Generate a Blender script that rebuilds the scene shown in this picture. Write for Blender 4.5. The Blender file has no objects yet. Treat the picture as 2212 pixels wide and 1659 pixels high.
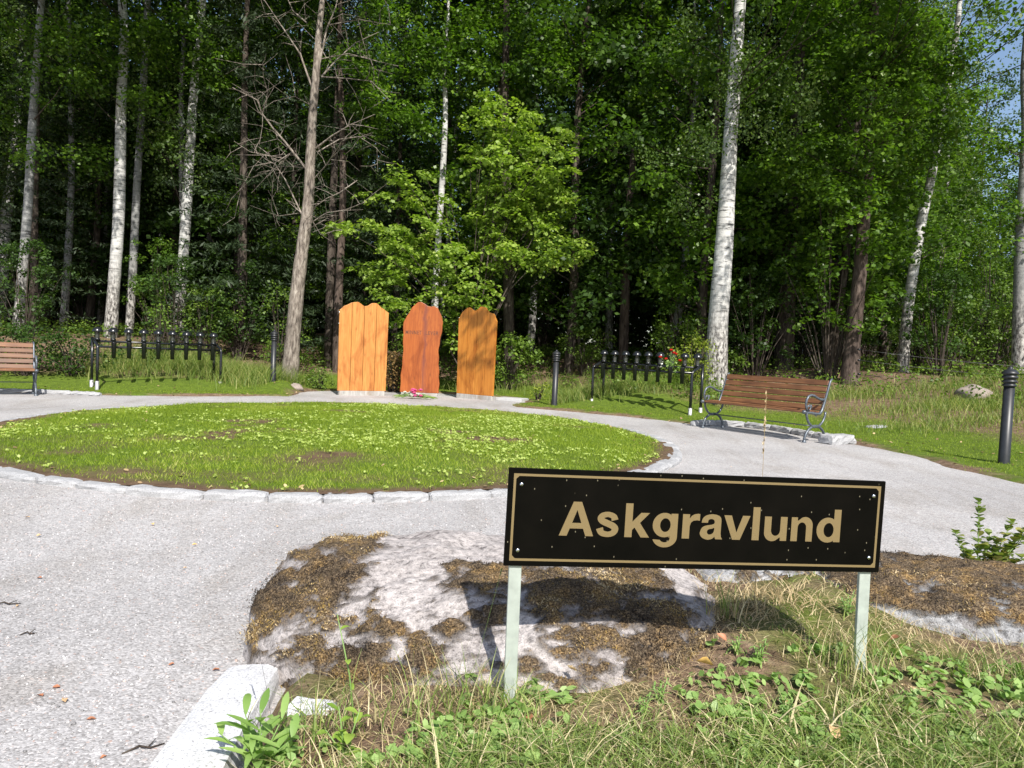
import bpy, math, random
import numpy as np
from mathutils import Vector, Matrix

random.seed(7)
RNG = np.random.default_rng(11)
R = math.radians
scene = bpy.context.scene
COL = scene.collection

# ------------------------------------------------------------------ camera model (units: metres, X right, Y away, Z up)
F = 1600.0; CX, CY = 1106.0, 829.5
PITCH = math.atan(68.5 / F); ROLL = R(2.5)
CAM = Vector((0, 0, 1.08))
FW = Vector((0, math.cos(PITCH), -math.sin(PITCH)))
UP0 = Vector((0, math.sin(PITCH), math.cos(PITCH)))
RT0 = Vector((1, 0, 0))

def ray(px, py):
    dx, dy = px - CX, py - CY
    c, s = math.cos(ROLL), math.sin(ROLL)
    u = dx * c + dy * s; v = -dx * s + dy * c
    return RT0 * u - UP0 * v + FW * F

def at(px, py, Y):
    d = ray(px, py)
    return CAM + d * (Y / d.y)

def gp(px, py, z=0.0):
    d = ray(px, py)
    return CAM + d * ((z - CAM.z) / d.z)

# ------------------------------------------------------------------ noise
def _h(ix, iy, seed):
    n = (ix.astype(np.int64) * 374761393 + iy.astype(np.int64) * 668265263 + seed * 1274126177) & 0x7fffffff
    n = ((n ^ (n >> 13)) * 1274126177) & 0x7fffffff
    n = n ^ (n >> 16)
    return (n & 0xffff) / 65535.0

def vn(x, y, s=1.0, seed=0):
    x = np.asarray(x, float) / s; y = np.asarray(y, float) / s
    ix, iy = np.floor(x), np.floor(y)
    fx, fy = x - ix, y - iy
    fx = fx * fx * (3 - 2 * fx); fy = fy * fy * (3 - 2 * fy)
    a = _h(ix, iy, seed); b = _h(ix + 1, iy, seed); c = _h(ix, iy + 1, seed); d = _h(ix + 1, iy + 1, seed)
    return (a * (1 - fx) + b * fx) * (1 - fy) + (c * (1 - fx) + d * fx) * fy - 0.5

def fbm(x, y, s=1.0, seed=0, o=4):
    t = 0; a = 1
    for i in range(o):
        t = t + a * vn(x, y, s, seed + i * 17); s *= 0.5; a *= 0.5
    return t

def sst(x, a, b):
    t = np.clip((np.asarray(x, float) - a) / (b - a), 0, 1)
    return t * t * (3 - 2 * t)

# ------------------------------------------------------------------ gravel area outline and terrain height
GP = np.array([(-22, 4), (-16, 9.0), (-10.6, 11.2), (-9.6, 12.3), (-8.3, 12.95), (-7.5, 12.95), (-6.9, 13.2), (-6.05, 13.75), (-5, 14.35), (-4.35, 14.8),
               (-4.45, 15.6), (-4.5, 16.6), (-3.9, 17.6), (-2.1, 18.1), (-0.4, 17.5), (0.25, 16.9), (0.2, 16.0), (-0.1, 15.2), (0.0, 14.65), (0.5, 14.3),
               (1.2, 14.0), (2.0, 13.45), (2.7, 12.65), (3.0, 12.25), (3.5, 12.55), (4.1, 12.3), (4.45, 11.4), (4.75, 10.75), (4.85, 10.3), (4.9, 9.4),
               (4.85, 8.4), (4.95, 7.3), (5.5, 5.9), (6.8, 4.6), (9, 3.6), (9, 3.1), (4, 3.15), (3, 3.1), (1.8, 3.2), (0.6, 3.3), (-0.2, 3.1),
               (-0.6, 2.7), (-0.70, 2.3), (-0.66, 1.8), (-0.6, -4), (-22, -4)], float)

def sdist(x, y):
    x = np.asarray(x, float).ravel(); y = np.asarray(y, float).ravel()
    best = np.full(x.shape, 1e9); inside = np.zeros(x.shape, bool)
    n = len(GP)
    for i in range(n):
        ax, ay = GP[i]; bx, by = GP[(i + 1) % n]
        ex, ey = bx - ax, by - ay
        t = np.clip(((x - ax) * ex + (y - ay) * ey) / (ex * ex + ey * ey), 0, 1)
        d = (x - ax - t * ex) ** 2 + (y - ay - t * ey) ** 2
        best = np.minimum(best, d)
        c = ((ay > y) != (by > y))
        xi = ex * (y - ay) / (ey if ey != 0 else 1e-9) + ax
        inside ^= c & (x < xi)
    return np.sqrt(best) * np.where(inside, -1, 1)

def height(x, y):
    x = np.asarray(x, float); y = np.asarray(y, float); shp = x.shape
    x = x.ravel(); y = y.ravel()
    sd0 = sdist(x, y)
    sd = sd0 + 0.16 * fbm(x, y, 0.7, 3) * np.where(y > 4.3, 1, 0.2)
    bank = (y < 4.6)
    tb = 0.13 + 0.025 * x + 0.08 * sst(y, 1.6, 2.6) * sst(x, 0.2, 0.9) * (1 - sst(x, 1.15, 1.6)) + 0.03 * fbm(x, y, 0.25, 5)
    tb = tb - 0.12 * sst(y, 3.2, 4.2) * 0 - 0.04 * sst(-x, 0.0, 0.6)
    rt_ = sst(x, 2.5, 5.5)
    to = 0.03 + (1 - rt_) * 0.19 * np.clip(sd0 - 1.0, 0, 5) + rt_ * (0.105 * np.clip(sd0 - 1.0, 0, 4) + 0.22 * np.clip(sd0 - 5.0, 0, 2)) + 0.03 * np.clip(sd0 - 6, 0, 40) + 0.10 * fbm(x, y, 1.6, 9) * sst(sd0, 0.8, 3) + 0.02 * fbm(x, y, 0.4, 12)
    w = sst(y, 4.0, 6.5)
    t = tb * (1 - w) + to * w
    ramp = np.where(bank, sst(sd, -0.03, 0.13), sst(sd, -0.05, 0.22))
    h = -0.05 + ramp * (t + 0.05)
    # soil mounds behind the lawn rim
    for mx, my, mr, mh in ((-4.9, 16.2, 0.8, 0.22), (3.0, 16.0, 1.2, 0.16), (9.9, 14.0, 1.2, 0.10)):
        h = h + mh * np.exp(-((x - mx) ** 2 + (y - my) ** 2) / (mr * mr)) * sst(sd0, 0.1, 0.6)
    return h.reshape(shp)

def hz(x, y):
    return float(height(np.array([x]), np.array([y]))[0])

LC = (-1.95, 9.2); LRX, LRY = 3.95, 4.25      # lawn bed, outer line of its kerb

# ------------------------------------------------------------------ object helpers
def tag(o, label=None, cat=None, group=None, kind=None):
    if label: o['label'] = label
    if cat: o['category'] = cat
    if group: o['group'] = group
    if kind: o['kind'] = kind
    return o

def empty(name, loc=(0, 0, 0), rz=0.0):
    o = bpy.data.objects.new(name, None); COL.objects.link(o)
    o.location = loc; o.rotation_euler = (0, 0, rz); o.empty_display_size = 0.2
    return o

def link(name, me, mat, parent=None):
    if mat is not None and not me.materials: me.materials.append(mat)
    o = bpy.data.objects.new(name, me); COL.objects.link(o)
    if parent is not None: o.parent = parent
    return o

def mesh_np(name, V, Fc, rnd=None, smooth=False):
    V = np.ascontiguousarray(V, dtype=np.float32); Fc = np.ascontiguousarray(Fc, dtype=np.int32)
    m = bpy.data.meshes.new(name); n, k = Fc.shape
    m.vertices.add(len(V)); m.vertices.foreach_set('co', V.ravel())
    m.loops.add(n * k); m.loops.foreach_set('vertex_index', Fc.ravel())
    m.polygons.add(n); m.polygons.foreach_set('loop_start', np.arange(0, n * k, k, dtype=np.int32))
    try: m.polygons.foreach_set('loop_total', np.full(n, k, dtype=np.int32))
    except Exception: pass
    if smooth: m.polygons.foreach_set('use_smooth', np.ones(n, dtype=bool))
    m.update(calc_edges=True)
    if rnd is not None:
        a = m.attributes.new('rnd', 'FLOAT', 'FACE'); a.data.foreach_set('value', np.ascontiguousarray(rnd, dtype=np.float32))
    return m

class MB:
    """collects boxes, tubes, lathes for ONE mesh"""
    def __init__(s): s.v = []; s.f = []; s.sm = []
    def add(s, vs, fs, smooth=False):
        b = len(s.v); s.v.extend([tuple(p) for p in vs])
        for f in fs: s.f.append([i + b for i in f]); s.sm.append(smooth)
        return s
    def box(s, c, d, M=None, bev=0.0):
        x, y, z = d[0] / 2, d[1] / 2, d[2] / 2
        if bev <= 0:
            vs = [Vector((sx * x, sy * y, sz * z)) for sx in (-1, 1) for sy in (-1, 1) for sz in (-1, 1)]
            fs = [(0, 1, 3, 2), (4, 6, 7, 5), (0, 4, 5, 1), (2, 3, 7, 6), (0, 2, 6, 4), (1, 5, 7, 3)]
        else:
            b = min(bev, x * .9, y * .9, z * .9)
            prof = [(-x + b, -y), (x - b, -y), (x, -y + b), (x, y - b), (x - b, y), (-x + b, y), (-x, y - b), (-x, -y + b)]
            pin = [(px * (1 - b / x), py * (1 - b / y)) for px, py in prof]
            rings = [(pin, -z), (prof, -z + b), (prof, z - b), (pin, z)]
            vs = [Vector((px, py, zz)) for pr, zz in rings for px, py in pr]
            fs = [tuple(range(7, -1, -1)), tuple(range(24, 32))]
            for r_ in range(3):
                for i in range(8):
                    j = (i + 1) % 8
                    fs.append((r_ * 8 + i, r_ * 8 + j, r_ * 8 + 8 + j, r_ * 8 + 8 + i))
        if M is not None: vs = [M @ v for v in vs]
        c = Vector(c)
        return s.add([v + c for v in vs], fs)
    def tube(s, pts, rad, n=8, cap=True, sx=1.0):
        pts = [Vector(p) for p in pts]
        if not hasattr(rad, '__len__'): rad = [rad] * len(pts)
        vs = []; fs = []
        ref = None
        for i, p in enumerate(pts):
            t = (pts[min(i + 1, len(pts) - 1)] - pts[max(i - 1, 0)])
            if t.length < 1e-9: t = Vector((0, 0, 1))
            t.normalize()
            if ref is None:
                ref = Vector((1, 0, 0)) if abs(t.x) < 0.9 else Vector((0, 1, 0))
            a = (ref - t * ref.dot(t)).normalized(); ref = a; b = t.cross(a)
            for k in range(n):
                an = 2 * math.pi * k / n
                vs.append(p + a * (math.cos(an) * rad[i] * sx) + b * (math.sin(an) * rad[i]))
        for i in range(len(pts) - 1):
            for k in range(n):
                k2 = (k + 1) % n
                fs.append((i * n + k, i * n + k2, (i + 1) * n + k2, (i + 1) * n + k))
        s.add(vs, fs, True)
        if cap:
            b = len(s.v) - len(vs)
            s.f.append([b + k for k in range(n - 1, -1, -1)]); s.sm.append(False)
            e = b + (len(pts) - 1) * n
            s.f.append([e + k for k in range(n)]); s.sm.append(False)
        return s
    def lathe(s, c, prof, n=20, M=None):
        vs = []; fs = []
        for r_, z in prof:
            for k in range(n):
                an = 2 * math.pi * k / n
                vs.append(Vector((r_ * math.cos(an), r_ * math.sin(an), z)))
        for i in range(len(prof) - 1):
            for k in range(n):
                k2 = (k + 1) % n
                fs.append((i * n + k, i * n + k2, (i + 1) * n + k2, (i + 1) * n + k))
        if M is not None: vs = [M @ v for v in vs]
        c = Vector(c)
        return s.add([v + c for v in vs], fs, True)
    def prism(s, poly, y0, y1, M=None):
        """poly in local XZ, extruded along Y"""
        n = len(poly)
        vs = [Vector((p[0], y0, p[1])) for p in poly] + [Vector((p[0], y1, p[1])) for p in poly]
        if M is not None: vs = [M @ v for v in vs]
        fs = [tuple(range(n)), tuple(range(2 * n - 1, n - 1, -1))]
        for i in range(n):
            j = (i + 1) % n
            fs.append((i, i + n, j + n, j))
        return s.add(vs, fs)
    def mesh(s, name):
        m = bpy.data.meshes.new(name); m.from_pydata([tuple(v) for v in s.v], [], s.f)
        m.polygons.foreach_set('use_smooth', s.sm); m.update(); return m
    def build(s, name, mat, parent=None):
        o = link(name, s.mesh(name), mat, parent)
        return o

def copy_tree(o, parent=None):
    c = o.copy(); COL.objects.link(c); c.parent = parent
    for ch in list(o.children): copy_tree(ch, c)
    return c

# ------------------------------------------------------------------ materials
def mat(name):
    m = bpy.data.materials.new(name); m.use_nodes = True
    nt = m.node_tree; b = nt.nodes['Principled BSDF']
    return m, nt, b

def nd(nt, t, **k):
    n = nt.nodes.new(t)
    for a, v in k.items():
        if a in n.inputs: n.inputs[a].default_value = v
        else: setattr(n, a, v)
    return n

def lk(nt, a, b): nt.links.new(a, b)

def coords(nt, scale=(1, 1, 1), kind='Object'):
    tc = nd(nt, 'ShaderNodeTexCoord'); mp = nd(nt, 'ShaderNodeMapping')
    mp.inputs['Scale'].default_value = scale
    lk(nt, tc.outputs[kind], mp.inputs['Vector']); return mp.outputs['Vector']

def noise(nt, vec, scale, detail=4, rough=0.55, dist=0.0):
    n = nd(nt, 'ShaderNodeTexNoise'); n.inputs['Scale'].default_value = scale
    n.inputs['Detail'].default_value = detail; n.inputs['Roughness'].default_value = rough; n.inputs['Distortion'].default_value = dist
    lk(nt, vec, n.inputs['Vector']); return n.outputs['Fac']

def ramp(nt, fac, stops, interp='LINEAR'):
    r = nd(nt, 'ShaderNodeValToRGB'); r.color_ramp.interpolation = interp
    e = r.color_ramp.elements
    while len(e) < len(stops): e.new(0.5)
    for i, (p, c) in enumerate(stops):
        e[i].position = p; e[i].color = (c[0], c[1], c[2], 1) if hasattr(c, '__len__') else (c, c, c, 1)
    lk(nt, fac, r.inputs['Fac']); return r.outputs['Color']

def mixc(nt, fac, a, b, mode='MIX'):
    m = nd(nt, 'ShaderNodeMix', data_type='RGBA', blend_type=mode)
    for sock, v in ((m.inputs[0], fac), (m.inputs[6], a), (m.inputs[7], b)):
        if hasattr(v, 'links'): lk(nt, v, sock)
        elif hasattr(v, '__len__'): sock.default_value = (v[0], v[1], v[2], 1)
        else: sock.default_value = v
    return m.outputs[2]

def bump(nt, b, h, strength=0.5, dist=0.01):
    n = nd(nt, 'ShaderNodeBump'); n.inputs['Strength'].default_value = strength; n.inputs['Distance'].default_value = dist
    lk(nt, h, n.inputs['Height']); lk(nt, n.outputs['Normal'], b.inputs['Normal']); return n

def leafmat(name, stops, rough=0.5, trans=0.35, spec=0.4, tcol=(1.3, 1.5, 0.5)):
    m, nt, b = mat(name)
    a = nd(nt, 'ShaderNodeAttribute'); a.attribute_name = 'rnd'
    c = ramp(nt, a.outputs['Fac'], stops)
    lk(nt, c, b.inputs['Base Color']); b.inputs['Roughness'].default_value = rough; b.inputs['Specular IOR Level'].default_value = spec
    t = nd(nt, 'ShaderNodeBsdfTranslucent')
    tc = mixc(nt, 1.0, c, tcol, 'MULTIPLY'); lk(nt, tc, t.inputs['Color'])
    mx = nd(nt, 'ShaderNodeMixShader'); mx.inputs[0].default_value = trans
    lk(nt, b.outputs[0], mx.inputs[1]); lk(nt, t.outputs[0], mx.inputs[2])
    lk(nt, mx.outputs[0], nt.nodes['Material Output'].inputs['Surface'])
    return m

def plain(name, col, rough=0.5, metal=0.0, nscale=0, var=0.1, bmp=0.0, spec=0.5):
    m, nt, b = mat(name)
    b.inputs['Roughness'].default_value = rough; b.inputs['Metallic'].default_value = metal; b.inputs['Specular IOR Level'].default_value = spec
    if nscale:
        v = coords(nt); n = noise(nt, v, nscale, 5)
        lo = [c * (1 - var) for c in col]; hi = [min(1, c * (1 + var)) for c in col]
        lk(nt, ramp(nt, n, [(0.3, lo), (0.7, hi)]), b.inputs['Base Color'])
        if bmp: bump(nt, b, n, bmp, 0.004)
    else: b.inputs['Base Color'].default_value = (*col, 1)
    return m

M = {}
# foliage palettes (linear)
M['oak'] = leafmat('oak_leaves', [(0, (0.038, 0.080, 0.010)), (0.5, (0.085, 0.165, 0.018)), (0.9, (0.17, 0.28, 0.032)), (1, (0.25, 0.34, 0.05))], 0.40, 0.42)
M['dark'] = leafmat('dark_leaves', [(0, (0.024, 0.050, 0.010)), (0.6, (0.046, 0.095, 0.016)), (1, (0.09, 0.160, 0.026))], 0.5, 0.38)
M['birchleaf'] = leafmat('birch_leaves', [(0, (0.050, 0.095, 0.022)), (0.6, (0.095, 0.155, 0.035)), (1, (0.17, 0.23, 0.06))], 0.36, 0.35)
M['hazel'] = leafmat('hazel_leaves', [(0, (0.14, 0.225, 0.035)), (0.5, (0.235, 0.335, 0.055)), (0.9, (0.34, 0.44, 0.08)), (1, (0.40, 0.40, 0.10))], 0.5, 0.42)
M['spruce'] = leafmat('spruce_needles', [(0, (0.014, 0.028, 0.010)), (1, (0.035, 0.060, 0.018))], 0.6, 0.1)
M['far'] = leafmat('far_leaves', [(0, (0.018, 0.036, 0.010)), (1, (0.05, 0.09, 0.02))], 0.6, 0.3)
M['bush'] = leafmat('bush_leaves', [(0, (0.06, 0.11, 0.014)), (0.6, (0.12, 0.20, 0.026)), (1, (0.21, 0.30, 0.045))], 0.5, 0.35)
M['sap'] = leafmat('sapling_leaves', [(0, (0.14, 0.20, 0.02)), (1, (0.30, 0.34, 0.05))], 0.5, 0.4)
M['brown'] = leafmat('withered_sprigs', [(0, (0.09, 0.055, 0.02)), (1, (0.22, 0.14, 0.05))], 0.7, 0.15, 0.2, (1.2, 1, .7))
M['lawn'] = leafmat('lawn_blades', [(0, (0.15, 0.22, 0.018)), (0.5, (0.245, 0.33, 0.028)), (0.85, (0.34, 0.42, 0.045)), (1, (0.50, 0.46, 0.16))], 0.55, 0.45, 0.3)
M['clover'] = leafmat('clover_leaves', [(0, (0.30, 0.40, 0.07)), (1, (0.55, 0.62, 0.20))], 0.5, 0.35)
M['blade'] = leafmat('bank_blades', [(0, (0.10, 0.16, 0.035)), (0.45, (0.20, 0.28, 0.065)), (0.64, (0.32, 0.38, 0.11)), (0.70, (0.48, 0.42, 0.22)), (1, (0.66, 0.56, 0.36))], 0.5, 0.3, 0.35, (1.2, 1.3, .6))
M['tall'] = leafmat('tall_grass_blades', [(0, (0.10, 0.17, 0.03)), (0.6, (0.20, 0.27, 0.05)), (1, (0.42, 0.40, 0.15))], 0.55, 0.4)
M['weed'] = leafmat('weed_leaves', [(0, (0.17, 0.29, 0.07)), (1, (0.33, 0.46, 0.15))], 0.45, 0.35)
M['weedlime'] = leafmat('lime_weed_leaves', [(0, (0.20, 0.33, 0.05)), (1, (0.34, 0.46, 0.09))], 0.45, 0.4)
M['straw'] = leafmat('straw', [(0, (0.34, 0.25, 0.12)), (1, (0.62, 0.50, 0.30))], 0.6, 0.2, 0.3, (1.1, 1, .8))
M['moss'] = leafmat('dried_moss', [(0, (0.025, 0.019, 0.016)), (0.3, (0.10, 0.074, 0.050)), (0.55, (0.19, 0.135, 0.070)), (0.8, (0.34, 0.23, 0.07)), (1, (0.60, 0.48, 0.30))], 0.8, 0.15, 0.1, (1.1, 1, .7))
M['shrubleaf'] = leafmat('shrub_leaves', [(0, (0.10, 0.15, 0.03)), (0.7, (0.19, 0.24, 0.05)), (1, (0.34, 0.30, 0.10))], 0.35, 0.3)
M['litter'] = leafmat('leaf_litter', [(0, (0.10, 0.06, 0.03)), (0.5, (0.26, 0.17, 0.09)), (1, (0.55, 0.42, 0.22))], 0.7, 0.1, 0.3, (1.1, 1, .8))

def flat2d(nt, vo, sc):
    vo.voronoi_dimensions = '2D'; sx = nd(nt, 'ShaderNodeSeparateXYZ'); cb = nd(nt, 'ShaderNodeCombineXYZ')
    lk(nt, coords(nt, sc), sx.inputs[0]); lk(nt, sx.outputs['X'], cb.inputs[0]); lk(nt, sx.outputs['Z'], cb.inputs[1]); lk(nt, cb.outputs[0], vo.inputs['Vector'])

def m_gravel():
    m, nt, b = mat('pale_gravel'); v = coords(nt)
    vo = nd(nt, 'ShaderNodeTexVoronoi'); vo.inputs['Scale'].default_value = 145; lk(nt, v, vo.inputs['Vector'])
    sep = nd(nt, 'ShaderNodeSeparateColor'); lk(nt, vo.outputs['Color'], sep.inputs[0])
    c1 = ramp(nt, sep.outputs[0], [(0, (0.24, 0.23, 0.23)), (0.30, (0.345, 0.335, 0.335)), (0.75, (0.43, 0.42, 0.425)), (0.97, (0.56, 0.545, 0.545)), (1, (0.40, 0.29, 0.25))])
    big = noise(nt, v, 0.55, 4, 0.6); c2 = ramp(nt, big, [(0.32, 0.84), (0.68, 1.08)])
    c = mixc(nt, 1.0, c1, c2, 'MULTIPLY')
    fine = noise(nt, v, 14, 5, 0.7); c = mixc(nt, 1.0, c, ramp(nt, fine, [(0.3, (0.88, 0.875, 0.865)), (0.65, (1.07, 1.06, 1.045))]), 'MULTIPLY')
    tr = noise(nt, coords(nt, (1, 0.35, 1)), 1.7, 5, 0.65, .6); c = mixc(nt, 1.0, c, ramp(nt, tr, [(0.36, (.86, .84, .81)), (0.52, (1, 1, 1))]), 'MULTIPLY')
    lk(nt, c, b.inputs['Base Color']); b.inputs['Roughness'].default_value = 0.9; b.inputs['Specular IOR Level'].default_value = 0.2
    d = ramp(nt, vo.outputs['Distance'], [(0, 1.0), (0.7, 0.0)])
    bump(nt, b, d, 0.38, 0.004); return m
M['gravel'] = m_gravel()

def m_ground():
    m, nt, b = mat('woodland_ground'); v = coords(nt)
    a = nd(nt, 'ShaderNodeAttribute'); a.attribute_name = 'edge'      # metres from the gravel
    n1 = noise(nt, v, 1.3, 6, 0.65); n2 = noise(nt, v, 9, 6, 0.7); n3 = noise(nt, v, 60, 4, 0.7)
    soil = ramp(nt, n2, [(0.3, (0.10, 0.065, 0.042)), (0.55, (0.20, 0.135, 0.09)), (0.75, (0.33, 0.24, 0.165))])
    soil = mixc(nt, 1.0, soil, ramp(nt, n3, [(0.3, 0.6), (0.7, 1.25)]), 'MULTIPLY')
    green = ramp(nt, n2, [(0.3, (0.065, 0.10, 0.014)), (0.7, (0.13, 0.19, 0.022))])
    green = mixc(nt, 1.0, green, ramp(nt, n3, [(0.3, 0.7), (0.7, 1.2)]), 'MULTIPLY')
    ad = nd(nt, 'ShaderNodeMath', operation='MULTIPLY_ADD'); lk(nt, n1, ad.inputs[0]); ad.inputs[1].default_value = 1.3; lk(nt, a.outputs['Fac'], ad.inputs[2])
    g = ramp(nt, ad.outputs[0], [(0.0, 0), (0.00001, 0), (0.86, 0), (1.0, 1)])
    mr = nd(nt, 'ShaderNodeMapRange'); lk(nt, ad.outputs[0], mr.inputs[0]); mr.inputs[1].default_value = 0.78; mr.inputs[2].default_value = 1.02
    mr2 = nd(nt, 'ShaderNodeMapRange'); lk(nt, ad.outputs[0], mr2.inputs[0]); mr2.inputs[1].default_value = 2.6; mr2.inputs[2].default_value = 3.3; mr2.inputs[3].default_value = 1; mr2.inputs[4].default_value = 0
    mm = nd(nt, 'ShaderNodeMath', operation='MULTIPLY'); lk(nt, mr.outputs[0], mm.inputs[0]); lk(nt, mr2.outputs[0], mm.inputs[1])
    c = mixc(nt, mm.outputs[0], soil, green)
    lk(nt, c, b.inputs['Base Color']); b.inputs['Roughness'].default_value = 0.95; b.inputs['Specular IOR Level'].default_value = 0.15
    bump(nt, b, n3, 0.8, 0.02); return m
M['ground'] = m_ground()

def m_lawnsoil():
    m, nt, b = mat('lawn_soil'); v = coords(nt)
    n2 = noise(nt, v, 7, 6, 0.7); n3 = noise(nt, v, 70, 4, 0.7)
    soil = ramp(nt, n2, [(0.3, (0.085, 0.055, 0.035)), (0.6, (0.17, 0.11, 0.07)), (0.8, (0.28, 0.20, 0.13))])
    soil = mixc(nt, 1.0, soil, ramp(nt, n3, [(0.3, 0.6), (0.7, 1.3)]), 'MULTIPLY')
    a = nd(nt, 'ShaderNodeAttribute'); a.attribute_name = 'edge'
    c = mixc(nt, a.outputs['Fac'], soil, (0.095, 0.15, 0.018))
    lk(nt, c, b.inputs['Base Color']); b.inputs['Roughness'].default_value = 0.95; b.inputs['Specular IOR Level'].default_value = 0.15
    bump(nt, b, n3, 0.8, 0.02); return m
M['lawnsoil'] = m_lawnsoil()

def m_granite(name, base=0.5, tint=(1, 1, 1.02), dark=0.12):
    m, nt, b = mat(name); v = coords(nt)
    n1 = noise(nt, v, 130, 3, 0.6); n2 = noise(nt, v, 9, 5, 0.6); n3 = noise(nt, v, 260, 2, 0.5)
    c = ramp(nt, n1, [(0.30, [dark * t for t in tint]), (0.42, [base * 0.8 * t for t in tint]), (0.62, [base * t for t in tint]), (0.8, [min(1, base * 1.2) * t for t in tint])])
    c = mixc(nt, 1.0, c, ramp(nt, n2, [(0.3, 0.82), (0.7, 1.08)]), 'MULTIPLY')
    lk(nt, c, b.inputs['Base Color']); b.inputs['Roughness'].default_value = 0.8; b.inputs['Specular IOR Level'].default_value = 0.3
    mixh = nd(nt, 'ShaderNodeMath', operation='ADD'); lk(nt, n2, mixh.inputs[0]); lk(nt, n3, mixh.inputs[1])
    bump(nt, b, mixh.outputs[0], 0.35, 0.01); return m
M['granite'] = m_granite('light_granite', 0.66, (1,1,1.02), 0.26)
M['kerb'] = m_granite('kerb_granite', 0.40, (1, 1, 1.02), 0.2)

def m_boulder(name, seedv, light=(0.60, 0.53, 0.50)):
    m, nt, b = mat(name); v = coords(nt)
    mp = nd(nt, 'ShaderNodeMapping'); mp.inputs['Location'].default_value = (seedv, seedv * 2, 0); lk(nt, v, mp.inputs['Vector']); v = mp.outputs['Vector']
    n1 = noise(nt, v, 5, 7, 0.7); n2 = noise(nt, v, 40, 6, 0.75); n3 = noise(nt, v, 180, 3, 0.6)
    rock = ramp(nt, n1, [(0.30, (0.26, 0.225, 0.215)), (0.46, [l * 0.78 for l in light]), (0.62, light)])
    rock = mixc(nt, 1.0, rock, ramp(nt, n2, [(0.33, 0.32), (0.46, 0.8), (0.56, 1.0), (0.7, 1.15)]), 'MULTIPLY')
    rock = mixc(nt, 1.0, rock, ramp(nt, n3, [(0.33, 0.6), (0.45, 1.0)]), 'MULTIPLY')
    a = nd(nt, 'ShaderNodeAttribute'); a.attribute_name = 'moss'
    ad = nd(nt, 'ShaderNodeMath', operation='MULTIPLY_ADD'); lk(nt, n2, ad.inputs[0]); ad.inputs[1].default_value = 0.9; lk(nt, a.outputs['Fac'], ad.inputs[2])
    mr = nd(nt, 'ShaderNodeMapRange'); lk(nt, ad.outputs[0], mr.inputs[0]); mr.inputs[1].default_value = 0.82; mr.inputs[2].default_value = 1.06
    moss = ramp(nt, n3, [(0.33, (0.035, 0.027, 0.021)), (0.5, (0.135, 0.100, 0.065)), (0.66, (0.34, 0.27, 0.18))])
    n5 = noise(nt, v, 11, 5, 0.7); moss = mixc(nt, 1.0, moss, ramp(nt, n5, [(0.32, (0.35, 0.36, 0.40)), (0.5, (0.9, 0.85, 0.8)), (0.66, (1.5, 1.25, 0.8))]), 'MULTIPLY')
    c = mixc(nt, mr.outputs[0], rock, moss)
    lk(nt, c, b.inputs['Base Color']); b.inputs['Roughness'].default_value = 0.92; b.inputs['Specular IOR Level'].default_value = 0.2
    mh = nd(nt, 'ShaderNodeMath', operation='MULTIPLY_ADD'); lk(nt, mr.outputs[0], mh.inputs[0]); mh.inputs[1].default_value = 0.5; lk(nt, n2, mh.inputs[2])
    bump(nt, b, mh.outputs[0], 0.9, 0.018); return m
M['boulder'] = m_boulder('mossy_boulder_stone', 0.0, (0.62, 0.565, 0.545))
M['boulder2'] = m_boulder('grey_boulder_stone', 4.0, (0.50, 0.50, 0.51))
M['rock'] = m_granite('reddish_rock', 0.30, (1.1, 0.92, 0.8), 0.1)

def m_birch(name, white=0.66, dark=0.05, low=True, seed=0.0, tint=(1, .985, .95)):
    m, nt, b = mat(name)
    v = coords(nt, (1.3, 1.3, 9)); v0 = coords(nt, (1, 1, 1))
    mp = nd(nt, 'ShaderNodeMapping'); mp.inputs['Location'].default_value = (seed, seed, seed * 3); lk(nt, v, mp.inputs['Vector'])
    n1 = noise(nt, mp.outputs['Vector'], 2.6, 5, 0.65, 0.3)      # horizontal bands
    n2 = noise(nt, v0, 16, 5, 0.7); n3 = noise(nt, v0, 1.2, 2, 0.5)
    c = ramp(nt, n1, [(0.0, [dark] * 3), (0.36, [dark * 1.3] * 3), (0.42, [white * 0.72 * t for t in tint]), (0.56, [white * t for t in tint]), (0.8, [min(.8, white * 1.15) * t for t in tint])])
    c = mixc(nt, 1.0, c, ramp(nt, n2, [(0.28, 0.35), (0.42, 0.95), (0.7, 1.05)]), 'MULTIPLY')
    c = mixc(nt, 1.0, c, ramp(nt, n3, [(0.3, 0.7), (0.7, 1.05)]), 'MULTIPLY')
    if low:
        tc = nd(nt, 'ShaderNodeTexCoord'); sx = nd(nt, 'ShaderNodeSeparateXYZ'); lk(nt, tc.outputs['Object'], sx.inputs[0])
        vr = coords(nt, (1, 1, 0.4)); nr = noise(nt, vr, 22, 5, 0.7)
        rough = ramp(nt, nr, [(0.40, (0.05, 0.045, 0.042)), (0.50, (0.24, 0.225, 0.21)), (0.62, (0.52, 0.50, 0.47))])
        ad = nd(nt, 'ShaderNodeMath', operation='MULTIPLY_ADD'); lk(nt, n2, ad.inputs[0]); ad.inputs[1].default_value = -1.6; lk(nt, sx.outputs['Z'], ad.inputs[2])
        mr = nd(nt, 'ShaderNodeMapRange'); lk(nt, ad.outputs[0], mr.inputs[0]); mr.inputs[1].default_value = 0.2; mr.inputs[2].default_value = 1.6; mr.inputs[3].default_value = 1; mr.inputs[4].default_value = 0
        c = mixc(nt, mr.outputs[0], c, rough)
    lk(nt, c, b.inputs['Base Color']); b.inputs['Roughness'].default_value = 0.75; b.inputs['Specular IOR Level'].default_value = 0.25
    bump(nt, b, n2, 0.5, 0.02); return m
M['birch'] = m_birch('birch_bark', 0.62)
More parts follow.
